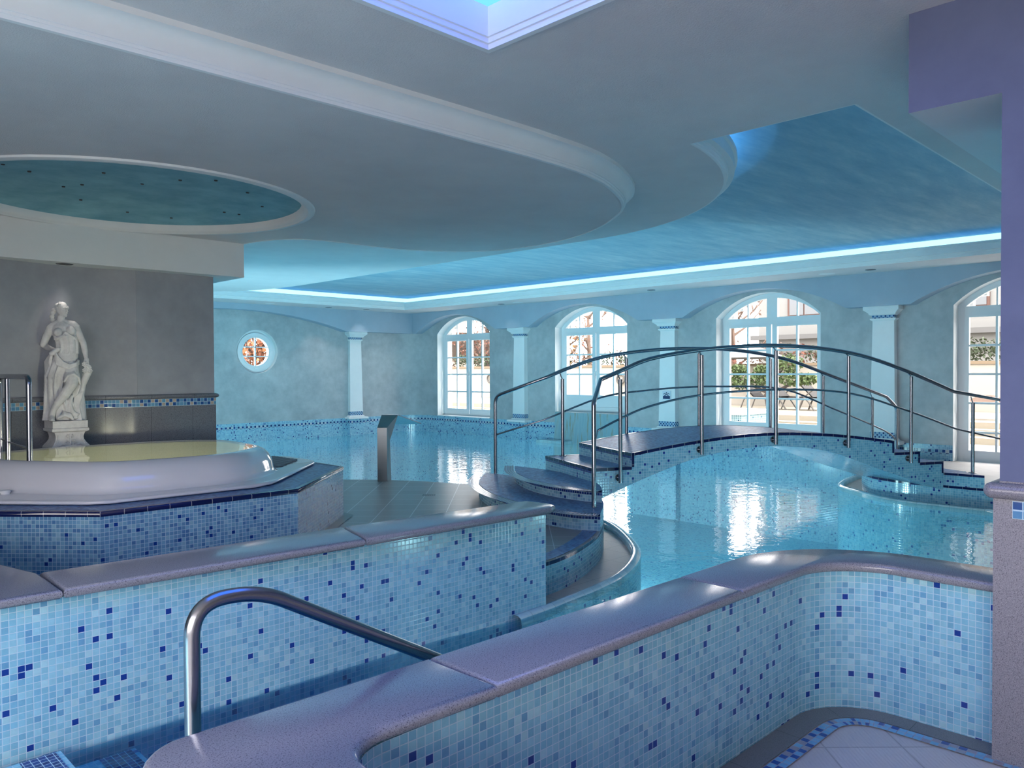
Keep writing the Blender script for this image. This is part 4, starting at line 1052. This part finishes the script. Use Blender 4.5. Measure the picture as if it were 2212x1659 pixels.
# drapery
def fold_ring(cx_, cy_, rx, ry, y, amp, k, ph, n=72, a0=0, a1=2 * PI):
    x0, _, z0 = px(cx_, cy_)
    out = []
    for i in range(n):
        a = a0 + (a1 - a0) * i / n
        m = 1 + amp * math.sin(k * a + ph) + amp * .5 * math.sin(k * 1.7 * a - ph * 1.3)
        out.append((x0 + rx * m * math.cos(a), y + ry * m * math.sin(a), z0))
    return out
b = MB()
b.loft([fold_ring(425, 655, .098, .080, 0, .045, 11, .5), fold_ring(432, 590, .094, .078, 0, .05, 11, .35), fold_ring(428, 530, .095, .077, -.002, .055, 11, .2), fold_ring(415, 480, .100, .084, -.012, .055, 11, .05), fold_ring(408, 462, .096, .084, -.015, .03, 11, -.1)])
for k in range(5):   # folds gathered between the breasts
    b.tube([px(408 + k * 4, 425 + k * 6, -.085), px(385 - k * 14, 470 + k * 9, -.098 + k * .006), px(330 - k * 6, 492 + k * 5, -.085 + k * .008), px(295, 478 + k * 6, -.05)], .007, 8)
    b.tube([px(420, 420 + k * 6, -.085), px(455 + k * 8, 460 + k * 8, -.094 + k * .005), px(510 + k * 3, 482 + k * 6, -.07)], .007, 8)
# hip sash
for k in range(6):
    b.tube([px(300, 622 + k * 10, -.075), px(325 - k * 2, 680 + k * 17, -.098), px(385, 745 + k * 10, -.112), px(450, 772 + k * 7, -.110), px(515, 755 + k * 5, -.090), px(545, 725 + k * 8, -.05), px(520, 720 + k * 6, .03)], [.007, .009, .010, .010, .009, .009, .008], 9)
for k in range(6): b.ball(px(270 + 12 * k, 655 - 9 * k, -.075), (.024, .02, .022), 0, 10, 7)
# skirt over the standing leg and the cloth trailing behind
b.loft([fold_ring(380, 1350, .170, .115, .03, .09, 13, 0), fold_ring(375, 1250, .150, .105, .03, .10, 13, .2), fold_ring(350, 1130, .130, .10, .03, .09, 13, .4), fold_ring(335, 1000, .115, .098, .02, .075, 13, .6), fold_ring(350, 880, .125, .10, .01, .06, 13, .8), fold_ring(385, 790, .125, .10, .0, .05, 13, 1.0), fold_ring(400, 735, .116, .094, 0, .03, 13, 1.1)])
for k in range(6):   # hanging edge with zigzag hem at the left
    x = 255 - 8 * k
    b.tube([px(x + 20, 640 + 10 * k, -.05 + .012 * k), px(x - 5, 740, -.04 + .012 * k), px(x + 8 - k * 3, 830, -.03 + .012 * k), px(x - 20 + k * 4, 900, -.03 + .012 * k), px(x + 5, 985, -.02 + .012 * k), px(x - 15 + 5 * k, 1060, -.01 + .012 * k), px(x + 12, 1180, .012 * k), px(x + 25, 1260, .0 + .012 * k)], [.014, .018, .014, .020, .014, .020, .022, .02], 8)
# cloth over the raised thigh
for k in range(6): b.tube([px(392 + 4 * k, 950 - 16 * k, -.115 + .008 * k), px(430, 885 - 10 * k, -.140 + .01 * k), px(490, 865 - 8 * k, -.140 + .01 * k), px(540, 905 - 8 * k, -.105 + .008 * k), px(558, 980 - 8 * k, -.07 + .006 * k)], [.010, .014, .014, .013, .010], 8)
for k in range(5): b.tube([px(545 - 10 * k, 930, -.06), px(548 - 14 * k, 1010 + 6 * k, -.06 + .004 * k), px(520 - 12 * k, 1085 + 10 * k, -.055 + .004 * k)], [.012, .014, .008], 8)
for k in range(6): b.tube([px(470 - 14 * k, 1090 + 20 * k, -.05), px(450 - 4 * k, 1190 + 14 * k, -.07), px(480 + 10 * k, 1290, -.08), px(520 - 6 * k, 1335, -.09)], [.014, .018, .02, .016], 8)
for k in range(5): b.tube([px(320 + 12 * k, 1330 - 8 * k, -.10), px(390, 1285 - 6 * k + 8, -.12 + .008 * k), px(450, 1315 - 6 * k, -.115), px(480, 1345, -.11)], [.012, .018, .016, .01], 8)
remeshed(b, 'drapery', stat, M['plaster_statue'], .0036, 1, .4)
b = MB()
limb(b, [px(520, 1345, .03), px(525, 1200, .03), px(555, 1080, .01), px(580, 980, -.01), px(640, 850, -.035)], [.085, .075, .040, .034, .036])
b.loft([[px(470, 1358, -.07), px(578, 1358, -.07), px(578, 1358, .10), px(470, 1358, .10)], [px(480, 1200, -.05), px(548, 1200, -.05), px(548, 1200, .09), px(480, 1200, .09)], [px(500, 1060, -.04), px(595, 1060, -.04), px(595, 1075, .07), px(500, 1060, .07)]])
remeshed(b, 'tree_stump', stat, M['plaster_statue'], .006, 2)
b = MB(); random.seed(11)
for cx_, cy_ in ((610, 765), (650, 800), (612, 830), (660, 835), (635, 790)):
    for k in range(7):
        a = 2 * PI * k / 7
        b.ball(px(cx_ + 20 * math.cos(a), cy_ + 20 * math.sin(a), -.085), (.011, .011, .009), 0, 8, 6)
    b.ball(px(cx_, cy_, -.095), .012, 0, 8, 6)
b.move(Matrix.Translation(-stat.location) @ SM); b.build('flowers', M['plaster_statue'], stat, origin=(0, 0, 0))
b = MB(); b.box(-.152, .152, -.14, .14, -.064, .004); b.move(Matrix.Translation(-stat.location) @ SP); o = b.build('plinth', M['plaster_statue'], stat, smooth=0, origin=(0, 0, 0))
ped = thing('pedestal', 'white flared stone pedestal with leaf relief under the statue', 'pedestal', (2.248, 8.20, DECK))
def sq(wx, wy, z): return [(-wx, -wy, z), (wx, -wy, z), (wx, wy, z), (-wx, wy, z)]
b = MB(); b.loft([sq(.135, .125, -.105), sq(.145, .135, -.10), sq(.160, .15, -.092), sq(.160, .15, -.070), sq(.157, .147, -.066)])
b.move(SP); b.build('cap', M['plaster_statue'], ped, smooth=0)
b = MB(); prof = [(.132, -.105), (.124, -.13), (.121, -.15), (.124, -.175), (.136, -.20), (.152, -.222), (.170, -.245), (.176, -.29), (.172, -.80), (.176, -.83), (.176, -.978)]
b.loft([sq(w, w - .008, z) for w, z in prof]); b.move(SP); b.build('body', M['plaster_statue'], ped, smooth=30)
b = MB()
for q in (-1, 1):
    b.tube([(q * .02, -.128, -.125), (q * .034, -.126, -.142), (q * .014, -.126, -.155)], .006, 8)
    b.tube([(q * .008, -.13, -.19), (q * .034, -.138, -.18), (q * .048, -.146, -.205), (q * .028, -.152, -.215)], .007, 8)
    b.tube([(q * .05, -.158, -.225), (q * .08, -.158, -.218), (q * .105, -.164, -.235)], .007, 8)
    b.tube([(q * .100, -.118, -.13), (q * .104, -.124, -.175), (q * .128, -.146, -.22)], .008, 8)
b.tube([(0, -.122, -.12), (0, -.122, -.155), (0, -.134, -.19), (0, -.152, -.22)], .008, 8)
b.move(SP); b.build('relief', M['plaster_statue'], ped)

# ------------------------------------------------------------------ garden outside the windows
b = MB(); b.box(13.71, 60, -30, 60, -.3, .10); structure(b.build('ground', m_plain('pale_paving', lin(150, 145, 135), .8), smooth=0))
b = MB(); b.box(3, 13.7, 17.6, 60, -.3, .10); b2 = MB(); b2.box(-40, -3.36, -30, 40, -.3, .0); structure(b2.build('ground_bounce', m_plain('pale_bounce', lin(168, 160, 152), .9), smooth=0))  # pale ground at the left is unseen, added to bounce light onto the ceiling
structure(b.build('ground.001', m_plain('garden_soil', lin(150, 140, 120), .9), smooth=0))
b = MB()
for k in range(3): b.box(17.6 + .45 * k, 22.94, -10, 33, .10 + .13 * k, .23 + .13 * k)
b.build('terrace_steps', m_plain('terrace_stone', lin(136, 128, 114), .8), smooth=0); tag(bpy.data.objects['terrace_steps'], 'pale stone terrace with low steps in front of the garden wall', 'terrace')
t = thing('garden_wall', 'cream rendered garden wall running behind the loungers', 'wall', (23.2, 12, .1))
b = MB(); b.box(23, 23.35, -12, 46, .1, 1.74); b.build('wall_face', m_plain('cream_render', lin(146, 140, 130), .9), t, smooth=0)
b = MB(); b.box(22.95, 23.4, -12, 46, 1.74, 1.82); b.build('cap', m_plain('cream_cap', lin(110, 96, 78), .9), t, smooth=0)
t = thing('outdoor_pool', 'outdoor pool with pale blue mosaic side and white rim', 'pool', (16, 10.6, .1))
b = MB(); b.box(16.0, 17.5, 8.75, 13.2, .1, .60); b.build('side', m_mosaic('outdoor_mosaic', [(0, lin(24, 70, 90)), (.04, lin(96, 130, 138)), (.5, lin(106, 138, 144))], pitch=.05), t, smooth=0)
b = MB(); b.sweep([(16.0, 8.75), (17.5, 8.75), (17.5, 13.2), (16.0, 13.2)], [(.05, .60), (.05, .68), (-.22, .68), (-.22, .62)], 0, closed=True); b.build('rim', M['mould'], t, smooth=0)
b = MB(); b.poly([(16.2, 8.95), (17.3, 8.95), (17.3, 13.0), (16.2, 13.0)], .65); b.build('water', m_plain('outdoor_water', lin(84, 130, 142), .05), t, smooth=0)

def leaves(b, c, r, n, s, m=0, seed=1):
    rnd = random.Random(seed)
    for k in range(n):
        while True:
            d = Vector((rnd.uniform(-1, 1), rnd.uniform(-1, 1), rnd.uniform(-1, 1)))
            if .25 < d.length < 1: break
        p = Vector(c) + Vector((d.x * r[0], d.y * r[1], d.z * r[2]))
        a = Vector((rnd.uniform(-1, 1), rnd.uniform(-1, 1), rnd.uniform(-1, 1))).normalized(); e = a.orthogonal().normalized(); f = a.cross(e)
        q = s * rnd.uniform(.6, 1.4)
        b.add([p - e * q * .5, p + f * q * .3, p + e * q * .5, p - f * q * .3], m)
leafg = m_plain('hedge_leaf', lin(46, 58, 34), .7); leafp = m_plain('pine_needle', lin(58, 74, 30), .7); leafr = m_plain('autumn_leaf', lin(104, 62, 46), .7); leafd = m_plain('dry_leaf', lin(84, 62, 50), .7)
bark = m_plain('bark', lin(62, 52, 48), .9); twig = m_plain('pale_bark', lin(96, 78, 68), .9)
def hedge(label, x, y0, y1, z0, z1, mats, n, seed):
    b = MB()
    rnd = random.Random(seed)
    for k in range(int((y1 - y0) / .35)):
        y = y0 + .35 * k
        leaves(b, (x + rnd.uniform(-.1, .1), y, (z0 + z1) / 2 + rnd.uniform(-.08, .08)), (.3, .3, (z1 - z0) / 2), n, .11, rnd.choice(range(len(mats))), seed * 100 + k)
    tag(b.build('hedge', mats, smooth=0, weld=False), label, 'hedge')
hedge('green clipped hedge on the garden wall seen through the glass door', 23.75, 2.0, 8.6, 1.72, 2.42, [leafg], 110, 1)
hedge('reddish brown hedge on the garden wall behind the pine', 23.75, 9.2, 17.5, 1.7, 2.45, [leafd, leafg, leafr], 80, 2)
hedge('mixed brown and green hedge behind the wall through the second window', 23.75, 17.8, 28.2, 1.72, 2.4, [leafd, leafg], 90, 3)
def tree(label, base, h, seed, mats, crown, n, spread=1.0, nb=9):
    t = thing('tree', label, 'tree', base)
    rnd = random.Random(seed); B = Vector(base)
    b = MB()
    limb(b, [tuple(B), tuple(B + Vector((.05, .04, h * .35))), tuple(B + Vector((.0, .1, h * .8)))], [.13, .10, .04], 8)
    tips = []
    for k in range(nb):
        z = h * rnd.uniform(.28, .75); a = 2 * PI * k / nb + rnd.uniform(-.3, .3); l = spread * rnd.uniform(.6, 1.2)
        s = B + Vector((.03, .06, z)); m_ = s + Vector((math.cos(a) * l * .5, math.sin(a) * l * .5, l * .35)); e = s + Vector((math.cos(a) * l, math.sin(a) * l, l * .95))
        b.tube([s, m_, e], [.05, .03, .012], 6); tips += [m_, e]
        for q in range(3):
            e2 = m_ + Vector((rnd.uniform(-.5, .5), rnd.uniform(-.5, .5), rnd.uniform(.2, .7))) * spread; b.tube([m_, (m_ + e2) / 2 + Vector((0, 0, .05)), e2], [.02, .014, .008], 5); tips.append(e2)
    b.build('trunk', bark if seed % 2 else twig, t, smooth=60)
    if n:
        b = MB()
        for i, p in enumerate(tips): leaves(b, tuple(p), (crown, crown, crown), n, .13, i % len(mats), seed * 1000 + i)
        b.build('foliage', mats, t, smooth=0, weld=False)
tree('autumn tree with reddish leaves behind the first window', (25.4, 27.0, .1), 5.2, 21, [leafr, leafd], .5, 26, 1.3, 11)
tree('bare pale tree trunk behind the second window', (25.5, 20.9, .1), 5.2, 22, [leafr], .35, 3, 1.2, 10)
tree('small yellow leaved tree at the left of the second window', (26.5, 22.9, .1), 4.0, 23, [m_plain('yellow_leaf', lin(130, 94, 40), .7)], .3, 10, .7, 7)
tree('bare branching tree behind the third window', (24.9, 13.9, .1), 5.0, 24, [leafd], .3, 1, 1.5, 12)
tree('orange leaved tree outside the round window', (11.4, 22.5, .1), 3.2, 25, [m_plain('pale_rust_leaf', lin(128, 76, 50), .7), m_plain('orange_leaf', lin(140, 92, 58), .7)], .55, 40, 1.1, 12)
tree('tan leaved bush left of the round window view', (10.0, 24.0, .1), 2.4, 26, [m_plain('tan_leaf', lin(140, 108, 74), .7)], .5, 30, .9, 9)
t = thing('pine', 'cloud pruned green pine on the terrace', 'pine tree', (20.2, 10.2, .49))
b = MB(); limb(b, [(20.2, 10.2, .45), (20.2, 10.3, .9), (20.2, 10.1, 1.3), (20.2, 9.8, 1.7)], [.08, .07, .06, .04], 8)
for y in (11.1, 10.6, 9.3): b.tube([(20.2, 10.2, .95), (20.2, (10.2 + y) / 2, 1.15), (20.2, y, 1.35)], [.05, .04, .025], 6)
b.build('trunk', bark, t, smooth=60)
for i, (y, z, ry, rz) in enumerate(((11.15, 1.62, .30, .14), (11.1, 1.28, .38, .22), (10.45, 1.36, .42, .24), (10.35, 1.62, .3, .12), (9.62, 1.78, .38, .24), (9.55, 1.38, .42, .22), (9.15, 1.36, .28, .16))):
    b = MB(); leaves(b, (20.2, y, z), (.35, ry, rz), 420, .09, 0, 50 + i); b.build('foliage', leafp, t, smooth=0, weld=False)
# sun loungers
lmat, lfab = m_plain('lounger_frame', lin(96, 92, 88), .4), m_plain('lounger_fabric', lin(52, 50, 50), .8)
def lounger(y, label):
    t = thing('sun_lounger', label, 'sun lounger', (21.2, y, .49), 'sun loungers on the terrace')
    b = MB(); b.box(-.3, .3, -.75, .3, .33, .37); b.build('seat', lfab, t, smooth=0, origin=(0, 0, 0))
    b = MB(); b.add([(-.3, .3, .37), (.3, .3, .37), (.3, .72, .78), (-.3, .72, .78)]); b.add([(-.3, .74, .76), (.3, .74, .76), (.3, .32, .35), (-.3, .32, .35)]); b.build('backrest', lfab, t, smooth=0, origin=(0, 0, 0))
    for s in (-1, 1):
        b = MB(); b.tube(smooth_path([(s * .33, -.70, .0), (s * .33, -.45, .33), (s * .33, -.1, .56), (s * .33, .25, .58), (s * .33, .55, .33), (s * .33, .70, .0)], 4), .022, 8); b.build('armrest', lmat, t, smooth=60, origin=(0, 0, 0))
    for s in (-1, 1):
        b = MB(); b.tube([(s * .3, -.4, .35), (s * .3, -.25, .0)], .02, 8); b.build('leg', lmat, t, smooth=60, origin=(0, 0, 0))
lounger(10.75, 'sun lounger left of the bridge post behind the pine')
lounger(9.95, 'sun lounger standing directly behind the central bridge post')
lounger(9.0, 'sun lounger at the right edge of the third window')
t = thing('parasol', 'open grey parasol behind the pine and hedge', 'parasol', (22.2, 11.9, .49))
b = MB(); b.lathe([(1.25, 1.98), (.6, 2.22), (0, 2.42), (0, 2.38), (.6, 2.18), (1.25, 1.95)], 22.2, 11.9, 8); b.build('canopy', m_plain('parasol_cloth', lin(100, 98, 94), .9), t, smooth=0)
b = MB(); b.tube([(22.2, 11.9, .45), (22.2, 11.9, 2.4)], .03, 10); b.build('pole', lmat, t)
t = thing('garden_table', 'brown folded parasol table on the terrace beyond the glass door', 'table', (19.6, 4.75, .49))
b = MB(); b.loft([[(19.2, 4.3, .86), (20, 4.3, .86), (20, 5.25, .86), (19.2, 5.25, .86)], [(19.5, 4.7, 1.03), (19.7, 4.7, 1.03), (19.7, 4.9, 1.03), (19.5, 4.9, 1.03)]]); b.build('top', m_plain('brown_cloth', lin(80, 62, 50), .9), t, smooth=0)
for x, y in ((19.3, 4.4), (19.9, 4.4), (19.3, 5.15), (19.9, 5.15)):
    b = MB(); b.tube([(x, y, .49), (x, y, .87)], .02, 8); b.build('leg', m_plain('table_leg', lin(36, 32, 30), .6), t)
for (x, y, lb) in ((22.93, 24.25, 'round grey wall lamp behind the right pane of the first window'), (22.93, 17.35, 'round grey wall lamp behind the second window')):
    t = thing('wall_lamp', lb, 'wall lamp', (x, y, 1.3))
    b = MB(); b.tube([(0, .17 * math.cos(2 * PI * k / 24), .17 * math.sin(2 * PI * k / 24)) for k in range(24)], .035, 8, closed=True); b.build('ring', m_plain('lamp_grey', lin(70, 68, 66), .5), t, smooth=60, origin=(0, 0, 0))
    b = MB(); b.box(.03, .07, -.05, .05, -.05, .05); b.build('mount', m_plain('lamp_mount', lin(170, 166, 160), .5), t, smooth=0, origin=(0, 0, 0))
# neighbouring building
t = thing('building', 'pale grey house with brown framed windows beyond the garden', 'building', (33, 12, .1))
b = MB(); b.box(33, 40, 2, 17.2, .1, 9); b.build('facade', m_plain('facade_grey', lin(112, 112, 110), .9), t, smooth=0)
b = MB(); b.box(32.6, 33, 2, 17.4, 2.95, 3.15); b.box(32.8, 33, 2, 17.4, 2.35, 2.5); b.build('cornice', m_plain('facade_band', lin(84, 84, 84), .9), t, smooth=0)
fr_, pn_ = m_plain('brown_window_frame', lin(74, 46, 36), .6), m_plain('curtained_pane', lin(84, 88, 92), .3)
for y in (4.2, 8.0, 11.6, 14.3):
    b = MB(); b.box(32.93, 33, y, y + 1.5, 3.9, 5.4); f = b.build('window', fr_, t, smooth=0)
    b = MB(); b.box(32.9, 32.95, y + .1, y + .72, 4.0, 5.3); b.box(32.9, 32.95, y + .78, y + 1.4, 4.0, 5.3); b.build('pane', pn_, f, smooth=0)
t = thing('shed', 'brown gabled shed roof seen through the first window', 'shed', (24.8, 29.4, .1))
b = MB(); b.box(24.6, 27, 28.6, 30.2, .1, 2.3); b.build('wall_face', m_plain('shed_wall', lin(190, 180, 170), .9), t, smooth=0)
b = MB(); b.loft([[(24.4, 28.5, 2.2), (27.2, 28.5, 2.2), (27.2, 30.3, 2.2), (24.4, 30.3, 2.2)], [(24.4, 28.6, 3.5), (27.2, 28.6, 3.5), (27.2, 28.66, 3.5), (24.4, 28.66, 3.5)]]); b.build('roof', m_plain('shed_roof', lin(70, 60, 52), .9), t, smooth=0)

# ------------------------------------------------------------------ light
w = bpy.data.worlds.new('sky'); scene.world = w; w.use_nodes = True
bg = w.node_tree.nodes['Background']; bg.inputs[0].default_value = (1.0, .945, .93, 1); bg.inputs[1].default_value = 7.0
sd = bpy.data.lights.new('sun', 'SUN'); sd.energy = 3; sd.angle = .02; sd.color = (1, .94, .84)
so = bpy.data.objects.new('sun', sd); C.objects.link(so); so.rotation_euler = Vector((-.20, .86, -.62)).to_track_quat('-Z', 'Y').to_euler(); so.location = (30, -20, 20)
def spot(name, loc, target, energy, color, size=1.2, blend=.6, rad=.05):
    l = bpy.data.lights.new(name, 'SPOT'); l.energy = energy; l.color = color; l.spot_size = size; l.spot_blend = blend; l.shadow_soft_size = rad
    o = bpy.data.objects.new(name, l); C.objects.link(o); o.location = loc; o.rotation_euler = (Vector(target) - Vector(loc)).to_track_quat('-Z', 'Y').to_euler()
spot('downlight_and_fill', (2.27, 8.25, 2.60), (2.25, 8.05, 0), 6, (1, .9, .8))
def wall_lamp(name, loc, d, energy, color, size=.3):  # disk area light used for added fill, without a modelled fitting
    l = bpy.data.lights.new(name, 'AREA'); l.shape = 'DISK'; l.size = size; l.energy = energy; l.color = color
    o = bpy.data.objects.new(name, l); C.objects.link(o); o.location = loc; o.rotation_euler = Vector(d).to_track_quat('-Z', 'Y').to_euler()
for loc, d, e in (((4.1, .6, -.6), (1, .25, -.5), 8), ((4.1, -.9, -.6), (1, .2, -.5), 8), ((6.2, -1.5, -.6), (0, 1, -.5), 14), ((8.8, -1.5, -.6), (0, 1, -.5), 14),
               ((6.98, 6.3, -.6), (1, .1, -.1), 56), ((6.5, 8.4, -.6), (1, .5, -.1), 84), ((5.4, 9.7, -.6), (.6, 1, -.1), 100), ((4.2, 10.5, -.6), (.2, 1, -.1), 100)):
    wall_lamp('underwater_fill', loc, d, e * 1.6, (1, .93, .88))  # unseen fill added below the water to brighten basin, walls and ceiling
for x, y, e in ((12.60, 12.94, 6), (12.55, 8.76, 6), (12.53, 4.67, 6), (10.17, 16.36, 26), (11.25, 16.36, 14), (8.66, 16.36, 26), (6.4, 16.36, 26)):
    spot('downlight_and_fill', (x, y, ZA - .03), (x, y, 0), e, (1, .97, .94), 1.7, 1.0)  # spots added to lift the far walls; the last two have no downlight above
wall_lamp('whirlpool_fill', (2.5, 6.27, .74), (0, 1, -.2), 14, (1, .95, .78), .2)  # fill light added inside the tub to brighten its water
scene.cycles.max_bounces = 9; scene.cycles.diffuse_bounces = 5; scene.cycles.glossy_bounces = 4; scene.cycles.transparent_max_bounces = 12
scene.cycles.sample_clamp_indirect = 6; scene.cycles.caustics_reflective = False; scene.cycles.caustics_refractive = False
scene.cycles.use_denoising = True
scene.view_settings.view_transform = 'Standard'; scene.view_settings.look = 'None'; scene.view_settings.gamma = 1; scene.view_settings.use_curve_mapping = False
scene.view_settings.exposure = 0.5
